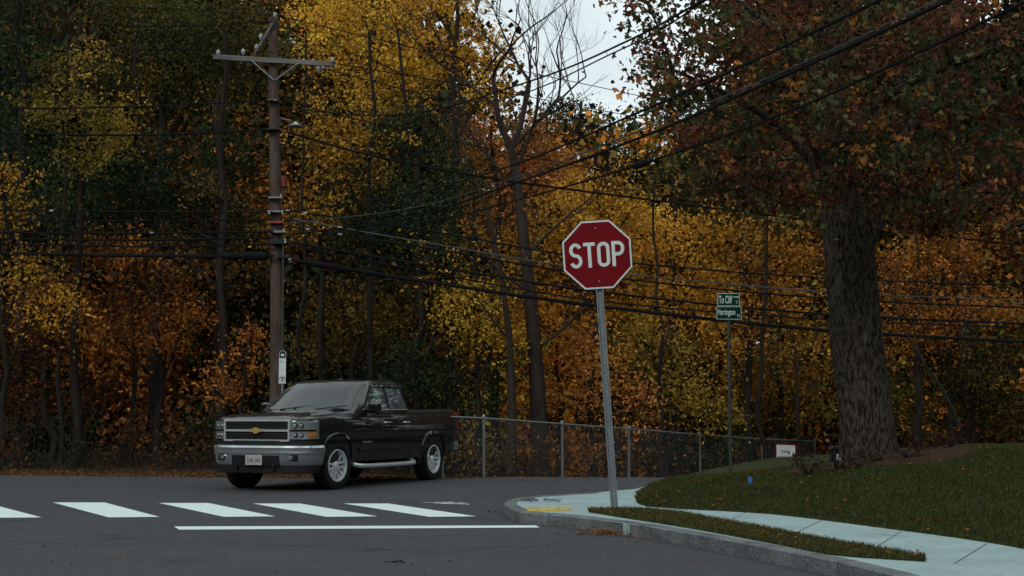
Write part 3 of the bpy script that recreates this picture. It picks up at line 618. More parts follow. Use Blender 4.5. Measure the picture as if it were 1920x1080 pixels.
o = mb.build('post_holes','black',ss); o['kind'] = 'stuff'
# ------------------------------------------------------------------ street name sign
DN = 26; q = P(1370,886,DN); hb = hm(q.x,q.y); q.z = hb-.02; s = DN/F
sn = empty('street_name_sign','slim dark post carrying two green street name plates behind the mound','sign',q)
zt = P(1367,552,DN).z - q.z; mb = MB(); mb.tube([(0,0,0),(0,0,zt-.02)],.03,8); mb.build('post','darksteel',sn)
for (cy_, w, rz_, txt) in [(562,41,-.05,'To Cliff'),(587,47,.05,'Harrington')]:
    z = P(1367,cy_,DN).z - q.z; W = w*s; Hh = 24*s; R = Matrix.Rotation(rz_,3,'Z'); ax2 = R @ X_; nn = ax2.cross(Z_)
    o_ = Vector((0,0,z)) + nn*.035
    mb = MB(); mb.prism([(-W/2,-Hh/2),(W/2,-Hh/2),(W/2,Hh/2),(-W/2,Hh/2)], o_, ax2, Z_, .004); pn = mb.build('name_plate','white',sn)
    mb = MB(); e2 = .009; mb.prism([(-W/2+e2,-Hh/2+e2),(W/2-e2,-Hh/2+e2),(W/2-e2,Hh/2-e2),(-W/2+e2,Hh/2-e2)], o_+nn*.0045, ax2, Z_, .002); mb.build('green_face','green',pn)
    text(txt, W*(.60 if w == 41 else .70), Hh*.62, o_+nn*.0068-ax2*W*(.14 if w == 41 else .10), ax2, Z_, 'street_lettering','white',pn, bold=.012)
    text('ST' if w == 41 else 'Rd', W*.10, Hh*.22, o_+nn*.0068+ax2*W*.38-Z_*Hh*.20, ax2, Z_, 'small_lettering','white',pn)
    if w == 41:
        mb = MB(); mb.prism([(-.05,-.006),(.03,-.006),(.03,-.02),(.06,0),(.03,.02),(.03,.006),(-.05,.006)], o_+nn*.0068+ax2*W*.32+Z_*Hh*.20, ax2, Z_, .001); mb.build('arrow','white',pn)
mb = MB(); mb.box((0,0,P(1367,574,DN).z-q.z),(.07,.07,.03)); mb.build('bracket','darksteel',sn)
# ------------------------------------------------------------------ utility pole
DP = 33.0; q = Vector(((519-960)*DP/F, DP, -.05)); s = DP/F
up = empty('utility_pole','tall wooden utility pole with crossarm standing behind the pickup truck','utility pole',q)
def L(px,py,dy=0): return P(px,py,DP+dy)-q
mb = MB(); pts = [Vector((0,0,0)), L(520,700), L(518,450), L(514,200), L(512,33)]; mb.tube(catmull(pts,4), [.19-.085*i/16 for i in range(17)], 14); mb.build('pole_shaft','pole_wood',up, smooth=50)
mb = MB(); a, c = L(400,107,-.18), L(627,121,-.18); dv = (c-a); R = Vector((1,0,0)).rotation_difference(dv.normalized()).to_matrix(); mb.box((a+c)/2, (dv.length,.10,.12), R); mb.build('crossarm','arm_wood',up,bevel=.008)
for x0,y0,x1,y1 in [(470,112,513,150),(560,118,516,150)]: mb = MB(); mb.tube([L(x0,y0,-.25), L(x1,y1,-.2)],.018,6); mb.build('brace','galv',up)
mb = MB(); mb.tube([L(478,100,-.15), L(515,38,-.15)],.035,6); mb.build('ridge_arm','arm_wood',up)
for (x,y) in [(409,98),(456,96),(516,28),(489,68),(481,88),(597,128),(606,128),(623,112)]:
    mb = MB(); c = L(x,y,-.18); mb.lathe([(.02,-.09),(.03,-.05),(.055,-.04),(.04,-.01),(.055,0),(.035,.04),(.012,.06)], c, 'Z', 12); mb.build('insulator','porcelain',up,smooth=40)
mb = MB(); mb.tube([L(516,240,-.15), L(528,222,-.5), L(545,226,-.7)],.014,6); mb.build('lamp_arm','galv',up)
mb = MB(); mb.lathe([(.03,.10),(.06,.06),(.12,.02),(.19,0),(.18,-.02),(.06,-.05)], L(554,236,-.75), 'Z', 18); mb.build('street_lamp_head','porcelain',up,smooth=40)
for (x,y,w,h,m_) in [(533,341,.10,.24,'redlens'),(518,418,.30,.05,'redtape'),(526,455,.36,.10,'black'),(534,482,.30,.08,'black'),(516,372,.30,.04,'galv'),(516,398,.34,.04,'galv'),(520,436,.30,.05,'galv'),(512,244,.32,.04,'black'),(514,190,.28,.03,'galv')]:
    mb = MB(); mb.box(L(x,y,-.12),(w,.3 if w > .2 else .12,h)); mb.build('pole_bracket' if w > .2 else 'junction_box',m_,up,bevel=.01)
for (x,y) in [(527,368),(530,398),(533,432),(505,398),(535,452),(546,488)]:
    mb = MB(); mb.lathe([(.02,-.05),(.030,-.03),(.02,0),(.030,.03),(.02,.05)], L(x,y,-.3), 'Z', 10); mb.build('insulator','porcelain',up,smooth=40)
mb = MB(); mb.tube(catmull([L(531,460,-.22),L(530,600,-.22),L(528,720,-.22),L(526,880,-.22)],3),.025,6); mb.build('conduit','darksteel',up)
mb = MB(); mb.tube(catmull([L(540,250,-.3),L(534,330,-.28),L(545,420,-.32),L(538,470,-.3)],5),.010,5); mb.build('drop_cable','cable',up)
# wires
def wire(label, pts, r=.014, m='cable', beads=None, box=None):
    w = [P(*p) for p in pts]; c0 = w[0]; mb = MB(); cv = catmull([p-c0 for p in w], 8); mb.tube(cv, r*1.45 if m == 'cable' else r, 5)
    o = mb.build('overhead_wire', m); o.location = c0; tag(o, label, 'wire', 'overhead wires at the junction')
    if beads:
        for t in beads:
            i = int(t*(len(cv)-2)); mb = MB(); d = (cv[i+1]-cv[i]).normalized()*.05; mb.tube([cv[i]-d,cv[i]+d],.026,6); mb.build('clamp','porcelain',o)
    if box:
        for (t, ln, rr_) in box:
            i = int(t*(len(cv)-2)); mb = MB(); d = (cv[i+1]-cv[i]).normalized()*ln; mb.tube([cv[i]-d*1.05,cv[i]-d*.9,cv[i]+d*.9,cv[i]+d*1.05],[rr_*.5,rr_,rr_,rr_*.5],8); mb.build('splice_case','cable',o)
    return o
PD = 32.7
for i,(yp,ym,yl,r,lb,kw) in enumerate([(28,14,2,.008,'thin wire from the pole top to the upper left',{}),(98,92,88,.008,'thin wire leaving the crossarm to the left edge',{}),(188,200,205,.014,'wire reaching the left edge level with the yellow tree top',{}),(243,253,248,.018,'sagging wire to the left below the lamp head',{'box':[(.85,.1,.05)]}),
     (398,397,393,.015,'upper wire of the bundle left of the pole',{'beads':[.8]}),(412,414,411,.012,'second wire of the bundle left of the pole',{}),(434,437,436,.018,'third wire of the bundle left of the pole',{'beads':[.5]}),(446,450,447,.016,'fourth wire of the bundle left of the pole',{}),
     (458,462,455,.016,'fifth wire of the bundle left of the pole',{}),(480,479,474,.030,'thick black lowest cable left of the pole',{'box':[(.17,.45,.075),(.12,.3,.10)]})]):
    wire(lb, [(512,yp,PD),(250,ym,PD+1),(-60,yl,PD+2)], r, **kw)
wr = [('thin wire from the pole top sloping down past the sky gap',[(516,28,PD),(800,95,35),(1200,180,40),(1700,290,46)],.008,{}),
 ('thin wire from the right crossarm end across the yellow tree',[(622,118,PD),(900,165,36),(1300,240,42),(1750,330,48)],.008,{}),
 ('thin upper wire from the right crossarm insulators',[(600,128,PD),(900,190,30),(1170,90,22),(1340,-10,16)],.009,{}),
 ('wire falling from the ridge arm to the right behind the trees',[(520,186,PD),(760,245,34),(1000,295,36),(1560,395,40),(2000,470,44)],.010,{}),
 ('curved service wire from lamp level to the right',[(540,205,PD),(760,215,30),(1000,150,24),(1180,75,19),(1340,-12,15)],.011,{}),
 ('black wire from below the lamp head toward the maple trunk',[(540,248,PD),(700,292,32),(940,337,33),(1300,385,35),(1560,418,37),(2000,470,40)],.019,{}),
 ('high black wire climbing to the top right corner, leftmost',[(530,398,PD),(760,365,28),(960,310,22),(1180,218,17),(1420,110,14),(1680,-15,11.5)],.011,{}),
 ('pale wire climbing to the top right through the maple leaves',[(530,420,PD),(760,392,28),(960,335,22),(1200,245,17),(1500,120,13.5),(1790,-15,11)],.009,{'m':'cable_grey'}),
 ('thick black cable climbing to the top right, upper',[(545,440,PD),(760,410,28),(960,345,22),(1200,258,17),(1450,150,13.5),(1640,65,11.8),(1830,-25,10.5)],.013,{}),
 ('thick black cable with splice case climbing to the top right',[(560,445,PD),(800,415,28),(980,372,22),(1235,297,17),(1500,200,14),(1740,90,12),(1960,-15,10.5)],.010,{'box':[(.5,.16,.05)]}),
 ('pole bundle wire to the right, highest',[(540,395,PD),(800,432,33),(1130,487,34),(1560,522,36),(2000,538,38)],.014,{'beads':[.02,.05]}),
 ('pole bundle wire to the right, second',[(545,410,PD),(800,455,33),(1130,508,34),(1560,548,36),(2000,566,38)],.017,{'m':'cable_grey','beads':[.10]}),
 ('pole bundle wire to the right, third',[(545,425,PD),(800,465,33),(1130,518,34),(1560,560,36),(2000,580,38)],.016,{'beads':[.04,.12]}),
 ('pole bundle wire to the right, fourth',[(545,455,PD),(800,497,33),(1130,548,34),(1560,590,36),(2000,610,38)],.019,{}),
 ('pole bundle wire to the right, fifth',[(550,462,PD),(800,510,33),(1130,565,34),(1560,600,36),(2000,618,38)],.013,{}),
 ('thick lowest cable from the pole to the right edge with a splice case',[(545,487,PD),(780,525,33),(1130,575,34),(1560,620,36),(2000,645,38)],.031,{'box':[(.08,.4,.07)],'beads':[.03,.13,.19,.25]}),
 ('faint thin wire crossing behind the stop sign',[(700,375,34),(1000,418,38),(1400,470,42),(2000,500,46)],.009,{}),
 ('thin wire rising from the left of the pole over the dark trees',[(-50,30,30),(300,50,31),(516,40,PD)],.008,{})]
for lb, pts, r, kw in wr: wire(lb, pts, r, **kw)
# bus stop sign
DB = 31.5; q = Vector(((530-960)*DB/F, DB, 0)); s = DB/F
bs = empty('bus_stop_sign','narrow white bus stop sign with rounded black top beside the utility pole','sign',q)
zt = P(530,657,DB).z; zb = P(530,719,DB).z; w = 6.5*s
mb = MB(); mb.tube([(0,.03,0),(0,.03,zt-.05)],.025,8); mb.build('post','galv',bs)
zm = (zt+zb)/2; hh = (zt-zb)/2; arc_ = [(w*math.cos(a),(hh-w)+w*math.sin(a)) for a in [math.pi*k/10 for k in range(11)]]
mb = MB(); mb.prism([(-w,-hh),(w,-hh)]+arc_,(0,0,zm),X_,Z_,.006); mb.build('sign_plate','white',bs)
mb = MB(); mb.prism([(-w*.9,hh-.17),(w*.9,hh-.17)]+[(x*.9,y*1.0-.008) for x,y in arc_],(0,-.007,zm),X_,Z_,.002); mb.build('black_top','black',bs)
mb = MB(); mb.box((0,-.010,zm+hh-.10),(.07,.002,.045)); mb.box((-.02,-.010,zm+hh-.13),(.015,.002,.015)); mb.box((.02,-.010,zm+hh-.13),(.015,.002,.015)); mb.build('bus_symbol','white',bs)
mb = MB(); ro, ri = .068,.060; n=24
for k in range(n):
    a0,a1 = 2*math.pi*k/n, 2*math.pi*(k+1)/n; c = Vector((0,-.009,zm-hh+.10))
    mb.add([c+Vector((ri*math.cos(a0),0,ri*math.sin(a0))),c+Vector((ro*math.cos(a0),0,ro*math.sin(a0))),c+Vector((ro*math.cos(a1),0,ro*math.sin(a1))),c+Vector((ri*math.cos(a1),0,ri*math.sin(a1)))],[(0,1,2,3)])
mb.box((0,-.009,zm-hh+.122),(.085,.002,.022)); mb.box((0,-.009,zm-hh+.083),(.024,.002,.056)); mb.build('t_symbol','black',bs)
mb = MB(); mb.box((-.03,-.009,zm+.12),(.05,.002,.012)); mb.box((.02,-.009,zm+.09),(.03,.002,.01)); mb.build('route_marks','black',bs)
# ------------------------------------------------------------------ chain link fence
def fence(label, tops, Ds, hgt=1.2):
    tp = [P(x,y,d) for (x,y),d in zip(tops,Ds)]; o0 = Vector((tp[0].x,tp[0].y,tp[0].z-hgt))
    e = empty('chain_link_fence', label, 'fence', o0); tl = [t-o0 for t in tp]
    for i, t in enumerate(tl):
        mb = MB(); mb.tube([t-Vector((0,0,hgt+.1)), t+Vector((0,0,.03))],.03,8); mb.lathe([(.036,.0),(.034,.03),(.01,.06)], t+Vector((0,0,.02)), 'Z', 8); mb.build('fence_post','galv',e,smooth=50)
    for a, c in zip(tl[:-1], tl[1:]): mb = MB(); mb.tube([a,c],.021,6); mb.build('top_rail','galv',e)
    mb = MB(); r = .0022
    for a, c in zip(tl[:-1], tl[1:]):
        Lh = Vector((c.x-a.x,c.y-a.y,0)).length; n_ = int(Lh/.085)
        def pt(u, v): u = min(1,max(0,u)); return a.lerp(c,u)+Vector((0,-.03,-hgt+v*hgt))
        k_ = hgt*.9/Lh
        for j in range(-int(hgt*.9/.085), n_):
            u0 = j/n_; 
            for sgn in (1,-1):
                ua, ub = u0, u0+k_; va, vb = (0,1) if sgn > 0 else (1,0)
                if ua < 0: va = va+(vb-va)*(-ua/k_); ua = 0
                if ub > 1: vb = va+(vb-va)*((1-ua)/(ub-ua)); ub = 1
                p0_, p1_ = pt(ua,va), pt(ub,vb)
                if (p1_-p0_).length > .02: mb.tube([p0_,p1_], r, 3, cap=False)
    mb.build('wire_mesh','mesh',e,fix=False)
    return e
fence('galvanised chain link fence receding behind the pickup and the stop sign', [(830,781),(907,784),(1054,795),(1179,804),(1312,815),(1428,823),(1527,827)], [27.9,29,31.5,34.5,38,41.5,45])
fence('short piece of chain link fence behind the mound at the right edge', [(1812,836),(1915,832),(2020,828)], [44,43,42])
# camp sign
q = P(1472,853,41.2); s = 41.2/F; cs = empty('camp_sign','small white and red camp sign fixed to the fence','sign',q)
mb = MB(); mb.prism([(-18*s,-20*s),(21*s,-18*s),(21*s,20*s),(-18*s,22*s)],(0,0,0),X_,Z_,.02); mb.build('sign_board','red',cs)
mb = MB(); mb.prism([(-16*s,-17*s),(18.5*s,-15.5*s),(18.5*s,17.5*s),(-16*s,19*s)],(0,-.0215,0),X_,Z_,.003); mb.build('white_panel','white',cs)
text('Camp', 15*s,7*s,(0,-.0245,6*s),X_,Z_,'camp_lettering','black',cs,bold=.02); text('CEDAR HILL', 28*s,6*s,(0,-.0245,-5*s),X_,Z_,'camp_lettering','red',cs,bold=.02)
# ------------------------------------------------------------------ pickup truck
TH = math.radians(23); fwd = Vector((-math.sin(TH), -math.cos(TH), 0))
tk = empty('pickup_truck','black four door pickup truck with chrome grille and bumper standing in the junction','pickup truck',(-4.20,23.48,.004), math.atan2(fwd.y,fwd.x))
def itp(t, tab):
    return float(np.interp(t, [a for a,_ in tab], [c for _,c in tab]))
WT = [(.05,.58),(.08,.70),(.13,.82),(.2,.90),(.32,.955),(.5,.985),(.7,1.0),(5.3,1.0),(5.6,.99),(5.72,.96),(5.76,.93)]
ZT = [(.05,1.13),(.08,1.17),(.13,1.195),(.3,1.225),(1.0,1.275),(1.5,1.305),(1.9,1.30),(3.6,1.33),(5.7,1.35),(5.76,1.345)]
ZB = [(.05,.62),(.3,.5),(.6,.42),(5.2,.42),(5.5,.52),(5.76,.6)]
SY = [(.38,.90),(.45,.945),(.62,.972),(.80,.985),(.90,.990),(.95,1.004),(1.0,1.002),(1.12,.985),(1.22,.965),(1.30,.94)]
def sidey(b_, z): return itp(z, SY)*itp(b_, WT)
bl = [.05,.08,.13,.2,.32,.5,.7,1.0,1.3,1.5,1.7,2.2,2.8,3.4,3.66,3.8,4.2,4.6,5.0,5.3,5.6,5.72,5.76]
rings = []
for b_ in bl:
    w, zt, zb = itp(b_,WT), itp(b_,ZT), itp(b_,ZB); hood = .03*sm((1.7-b_)/.2)*sm(b_/.4)
    half = [(0,zb),(.78*w,zb)] + [(itp(z,SY)*w,z) for z in (zb+.03,.68,.80,.90,.95,1.0,1.06,zt-.075)] + [(itp(zt-.04,SY)*w-.012,zt-.03),(.90*w,zt-.006),(.84*w,zt),(.62*w,zt+hood*.3),(.56*w,zt+hood),(0,zt+hood*1.3)]
    rings.append([Vector((-b_,y,z)) for y,z in half] + [Vector((-b_,-y,z)) for y,z in half[-2:0:-1]])
mb = MB(); mb.loft(rings); body = mb.build('body','body',tk)
def squircle(r, n=28, e=2.6): 
    out = []
    for k in range(n):
        a = 2*math.pi*k/n; c_, s_ = math.cos(a), math.sin(a); out.append((r*math.copysign(abs(c_)**(2/e),c_), r*math.copysign(abs(s_)**(2/e),s_)))
    return out
FA, RA = .98, 4.62
cut = MB()
for bb in (FA, RA):
    for sgn in (-1,1):
        y0 = .62 if sgn > 0 else -1.2; cut.prism(squircle(.475), (-bb,y0+.58,.42), (1,0,0),(0,0,1), .58)
cut.box((-4.72,0,1.25),(1.9,1.62,.8)); co = cut.build('tmp_cut','body')
mod = body.modifiers.new('cut','BOOLEAN'); mod.object = co; mod.operation = 'DIFFERENCE'; mod.solver = 'EXACT'
bpy.context.view_layer.update(); dg = bpy.context.evaluated_depsgraph_get(); nm = bpy.data.meshes.new_from_object(body.evaluated_get(dg))
body.modifiers.clear(); body.data = nm; bpy.data.objects.remove(co)
nm.polygons.foreach_set('use_smooth',[True]*len(nm.polygons)); nm.set_sharp_from_angle(angle=math.radians(28))
for bb in (FA, RA):
    for sgn in (-1,1):
        pr = [p for p in squircle(.485, 56) if p[1] > -.12]; pr.sort(key=lambda p: math.atan2(p[1]+.12,p[0])); mb = MB(); rr = []
        for x,z in pr:
            zz = .42+z; yy = itp(zz,SY)*itp(bb-x,WT); d = Vector((x,0,z)).normalized(); c = Vector((-bb+x,0,zz))
            rr.append([Vector((c.x-d.x*.02,sgn*(yy-.05),c.z-d.z*.02)), Vector((c.x-d.x*.02,sgn*(yy+.022),c.z-d.z*.02)), Vector((c.x+d.x*.03,sgn*(yy+.020),c.z+d.z*.03)), Vector((c.x+d.x*.07,sgn*(yy-.01),c.z+d.z*.07))])
        mb.loft(rr); mb.build('wheel_arch','body',tk,smooth=30)
CR = [(1.24,1.50,3.68,.955),(1.34,1.62,3.67,.94),(1.50,1.84,3.65,.885),(1.66,2.05,3.62,.83),(1.77,2.20,3.60,.79),(1.83,2.32,3.55,.75),(1.865,2.50,3.42,.66),(1.88,2.8,3.2,.40)]
def cring(z,bf,br,hw,off=0):
    pts = []; ny = 14
    for k in range(ny+1): y = -1+2*k/ny; pts.append(Vector((-(bf-.10*(1-y*y)*1.0+.0+.09*max(0,abs(y)-.75)*2), y*hw*(.985 if abs(y) == 1 else 1), z)))
    for t in (.08,.25,.5,.75,.96): pts.append(Vector((-(bf+(br-bf)*t), hw, z)))
    for k in range(5): y = .92-1.84*k/4; pts.append(Vector((-br-.0, y*hw, z)))
    for t in (.96,.75,.5,.25,.08): pts.append(Vector((-(bf+(br-bf)*t), -hw, z)))
    return pts
mb = MB(); mb.loft([cring(*c) for c in CR]); mb.build('cab','body',tk,smooth=35)
def ci(z,i): return float(np.interp(z,[c[0] for c in CR],[c[i] for c in CR]))
rr = []
for z in (1.335,1.42,1.5,1.58,1.66,1.74,1.795):
    row = []
    for k in range(15):
        y = (-1+2*k/14)*.90; bf = ci(z,1)-.10*(1-y*y)+.09*max(0,abs(y)-.75)*2; row.append(Vector((-bf+.006,y*ci(z,3),z+.004)))
    rr.append(row)
mb = MB(); mb.loft(rr,closed=False); mb.build('windscreen','glass',tk,smooth=60)
def side_glass(name, zs, f, bk, sgn, m, off=.004, parent=tk):
    mb = MB(); mb.loft([[Vector((-(f(z)+(bk(z)-f(z))*t), sgn*(ci(z,3)+off), z)) for t in (0,.33,.66,1)] for z in zs],closed=False); return mb.build(name,m,parent,smooth=60)
zs = (1.365,1.43,1.5,1.58,1.66,1.74)
lerp = lambda a,c: (lambda z: a+(c-a)*(z-1.365)/.37)
for sgn in (-1,1):
    side_glass('window_trim',(1.345,1.43,1.5,1.58,1.66,1.76), lerp(1.91,2.34), lerp(3.58,3.52), sgn,'black',.003)
    side_glass('front_window',zs, lerp(1.98,2.40), lerp(2.80,2.80), sgn,'sideglass',.007)
    side_glass('rear_window',zs, lerp(2.92,2.92), lerp(3.52,3.46), sgn,'sideglass',.007)
    mb = MB(); mb.loft([[Vector((-b_, sgn*(ci(z,3)+o),z)) for o,z in ((.003,1.328),(.014,1.332),(.014,1.346),(.003,1.350))] for b_ in (1.9,2.4,2.9,3.57)]); mb.build('window_moulding','chrome',tk)
    mb = MB(); mb.loft([[Vector((-b_, sgn*(ci(z,3)+o),z)) for o,z in ((.004,1.742),(.028,1.738),(.030,1.752),(.004,1.775))] for b_ in (2.40,2.8,3.1,3.48)]); mb.build('window_visor','glass',tk)
    for (bt, bb_, wd) in [(1.78,1.70,.006),(2.86,2.86,.006),(3.60,3.62,.006),(3.72,3.72,.010)]:
        mb = MB(); zz = [.50,.62,.80,.90,.95,1.0,1.12,1.22,1.27]; ptsl = [(bb_+(bt-bb_)*(z-.5)/.8, z) for z in zz]
        mb.loft([[Vector((-b_-wd,sgn*(sidey(b_,z)+.0035),z)),Vector((-b_+wd,sgn*(sidey(b_,z)+.0035),z))] for b_,z in ptsl],closed=False); mb.build('door_seam','black',tk)
    mb = MB(); mb.loft([[Vector((-b_,sgn*(sidey(b_,.5)+.0025),.494)),Vector((-b_,sgn*(sidey(b_,.5)+.0025),.506))] for b_ in (1.7,2.3,2.9,3.62)],closed=False); mb.build('door_seam','black',tk)
    for b_ in (2.68,3.44):
        y = sidey(b_,1.10); mb = MB(); mb.tube([Vector((-b_+.1,sgn*(y+.0),1.105)),Vector((-b_+.085,sgn*(y+.035),1.107)),Vector((-b_-.085,sgn*(y+.035),1.107)),Vector((-b_-.1,sgn*(y+.0),1.105))],.014,6); mb.build('door_handle','trim',tk,smooth=50)
    mb = MB(); mb.loft([[Vector((-b_,sgn*(sidey(b_,.63)+o),z)) for o,z in ((.0,.60),(.02,.61),(.02,.655),(.0,.665))] for b_ in (1.72,2.3,2.9,3.6)]); mb.build('door_moulding','body',tk)
    mb = MB(); mb.tube(catmull([(-1.62,sgn*.86,.42),(-1.68,sgn*1.0,.37),(-2.4,sgn*1.02,.355),(-3.5,sgn*1.02,.355),(-3.74,sgn*1.0,.37),(-3.8,sgn*.86,.42)],4),.042,10); mb.build('side_step','trim',tk,smooth=60)
    mir = MB(); mir.loft([[Vector((-2.02+dx,sgn*(y),z)) for y,z in ((.99,1.28+e_),(1.02,1.27+e_),(1.16,1.28+e_),(1.20,1.32),(1.19,1.44-e_),(1.15,1.47-e_),(1.03,1.46-e_),(1.0,1.42-e_))] for dx,e_ in ((-.06,0),(.0,0),(.06,.01),(.09,.04))]); mo = mir.build('mirror','body',tk,smooth=40)
    ma = MB(); ma.box((-2.03,sgn*.97,1.33),(.07,.14,.05)); ma.build('mirror_arm','black',mo,bevel=.01)
    mg = MB(); mg.box((-2.083,sgn*1.1,1.37),(.004,.15,.14)); mg.build('mirror_glass','glass',mo)
    def fr(y, z, o=0):
        return Vector((-(float(np.interp(abs(y),[0,.58,.70,.82,.90,.955,.985],[.05,.05,.08,.13,.2,.32,.5])) - o), y, z))
    hl = MB(); ys_ = [.625,.70,.78,.85,.90,.935,.955]
    hl.loft([[fr(sgn*y,z,o)+Vector((0,sgn*(.012 if y > .84 else 0),0)) for z,o in ((.845,-.05),(.85,.03),(1.0,.034),(1.13,.03),(1.145,-.05))] for y in ys_]); ho = hl.build('headlight','lamp',tk,smooth=50)
    al = MB(); al.loft([[fr(sgn*y,z,o)+Vector((0,sgn*.015,0)) for z,o in ((.87,.02),(.872,.037),(.96,.037),(.962,.02))] for y in (.89,.915,.935,.95)]); al.build('indicator','amber',ho)
    bl_ = MB(); bl_.loft([[fr(sgn*y,z,o)+Vector((0,sgn*(.015 if y > .84 else 0),0)) for z,o in ((.975,.02),(.977,.042),(1.005,.042),(1.007,.02))] for y in ys_]); bl_.build('lamp_divider','body',ho)
    for yy,zz,rr_ in ((.70,1.07,.042),(.80,1.07,.038),(.71,.915,.036),(.80,.915,.03)):
        rg = MB(); c = fr(sgn*yy,zz,.026); rg.lathe([(rr_*1.25,0),(rr_*1.2,.012)], c,'X',14); rg.build('lamp_bezel','black',ho)
        pj = MB(); c = fr(sgn*yy,zz,.036); pj.lathe([(rr_*.8,0),(rr_*.7,.012),(rr_*.3,.016)], c,'X',14); pj.build('lamp_projector','lamp',ho,smooth=50)
    tl = MB(); tl.box((-5.70,sgn*.945,1.07),(.13,.06,.40)); tl.build('tail_light','redlens',tk,bevel=.02)
    fg = MB(); fg.box((-.085,sgn*.66,.55),(.14,.20,.10),Matrix.Rotation(-sgn*.25,3,'Z')); fo = fg.build('fog_light_recess','black',tk,bevel=.02)
    f2 = MB(); f2.lathe([(.035,0),(.03,.012)],(-.010,sgn*.66,.55),'X',12); f2.build('fog_light','lamp',fo)
    mb = MB(); mb.loft([[Vector((-b_,sgn*(.87*itp(b_,WT)-.005),itp(b_,ZT)+.002)),Vector((-b_,sgn*(.87*itp(b_,WT)+.005),itp(b_,ZT)+.0005))] for b_ in (.2,.32,.5,.7,1.0,1.3,1.5)],closed=False); mb.build('hood_seam','black',tk)
ax_, Zl = Vector((-1,0,0)), Vector((0,0,1))
text('SILVERADO', .34,.036,(-1.98,sidey(1.98,.79)+.002,.775),ax_,Zl,'side_badge','chrome',tk,bold=.02)
gr = MB(); gr.loft([[Vector((-.055+o,y,z)) for z,o in ((.84,0),(.84,.03),(1.15,.03),(1.15,0))] for y in (-.61,-.3,0,.3,.61)]); go = gr.build('grille','black',tk)
def bar(z0,z1,o,y0=-.62,y1=.62,name='grille_bar',m='trim'):
    mb = MB(); mb.loft([[Vector((x,y,z)) for x,z in ((-.05,z0),(-.022+o,z0+.004),(-.022+o,z1-.004),(-.05,z1))] for y in np.linspace(y0,y1,7)]); return mb.build(name,m,go,smooth=30)
bar(1.135,1.175,.025); bar(.970,1.008,.03); bar(.81,.845,.022); bar(1.055,1.063,.012,name='grille_slat',m='darksteel'); bar(.905,.913,.012,name='grille_slat',m='darksteel'); bar(1.09,1.097,.012,name='grille_slat',m='darksteel'); bar(.875,.882,.012,name='grille_slat',m='darksteel')
for sgn in (-1,1): mb = MB(); mb.box((-.02,sgn*.615,.99),(.05,.028,.34)); mb.build('grille_surround','trim',go,bevel=.006)
bt = [(-.105,.024),(-.048,.024),(-.042,.046),(.048,.046),(.044,.024),(.12,.024),(.100,-.024),(.044,-.024),(.040,-.046),(-.050,-.046),(-.044,-.024),(-.12,-.024)]
mb = MB(); mb.prism([(x*1.08,z*1.08) for x,z in bt],(.010,0,.99),(0,1,0),(0,0,1),.012); mb.build('badge_border','chrome',go)
mb = MB(); mb.prism([(x*.93,z*.9) for x,z in bt],(.022,0,.99),(0,1,0),(0,0,1),.006); mb.build('front_badge','gold',go)
text('Z71',.12,.035,(.009,.48,.895),(0,1,0),(0,0,1),'small_badge','redlens',go,bold=.02,t=.003)
bpth = [(.50,1.005),(.36,1.0),(.22,.965),(.10,.86),(.03,.70),(-.03,.45),(-.05,0)]; bpth = bpth + [(b_,-y) for b_,y in bpth[-2::-1]]
bp_ = catmull([Vector((-b_,y,0)) for b_,y in bpth],3)
def sweep(prof, pth, m, name, par=tk, sm_=35):
    rr = []
    for i,p in enumerate(pth):
        t = (pth[min(i+1,len(pth)-1)]-pth[max(0,i-1)]).normalized(); nn = Vector((-t.y,t.x,0))
        rr.append([Vector((p.x+nn.x*o,p.y+nn.y*o,z)) for o,z in prof])
    mb = MB(); mb.loft(rr); return mb.build(name,m,par,smooth=sm_)
sweep([(-.10,.75),(-.035,.755),(-.008,.74),(.006,.71),(.010,.65),(.004,.61),(-.012,.60),(-.022,.52),(-.035,.46),(-.06,.42),(-.12,.42)], bp_,'bumper','front_bumper',sm_=20)
sweep([(-.12,.425),(-.045,.422),(-.06,.30),(-.13,.29)], bp_[2:-2],'black','air_dam')
sweep([(-.11,.825),(-.03,.825),(-.03,.757),(-.11,.757)], bp_[2:-2],'black','bumper_cap')
mid = [p for p in bp_ if abs(p.y) < .52]
sweep([(-.08,.585),(.0055,.585),(-.010,.45),(-.030,.40),(-.1,.40)], mid,'black','bumper_intake')
mb = MB(); mb.box((.066,0,.51),(.008,.32,.165)); pl_ = mb.build('number_plate','platewhite',tk,bevel=.004)
text('2HR 242',.26,.07,(.0705,0,.505),(0,1,0),(0,0,1),'plate_lettering','redlens',pl_,bold=.005,t=.002)
for sgn in (-1,1): mb = MB(); mb.tube(catmull([(.02,sgn*.36,.45),(.045,sgn*.36,.41),(.03,sgn*.36,.36),(-.03,sgn*.36,.35)],3),.014,6); mb.build('tow_hook','black',tk)
rb = catmull([Vector((-5.55,-.98,0)),Vector((-5.72,-.97,0)),Vector((-5.86,-.8,0)),Vector((-5.88,0,0)),Vector((-5.86,.8,0)),Vector((-5.72,.97,0)),Vector((-5.55,.98,0))],3)
sweep([(-.12,.72),(.0,.72),(.0,.55),(-.12,.52)], rb,'chrome','rear_bumper')
mb = MB(); mb.box((-5.79,0,.98),(.05,1.5,.62)); mb.build('tailgate','body',tk,bevel=.015)
mb = MB(); mb.loft([[Vector((-2.72+x,w*.5,1.878)),Vector((-2.72+x,-w*.5,1.878)),Vector((-2.72+x,0,1.878+h))] for x,w,h in ((.10,.02,.004),(.02,.05,.03),(-.06,.05,.05),(-.10,.04,.02))]); mb.build('roof_antenna','black',tk)
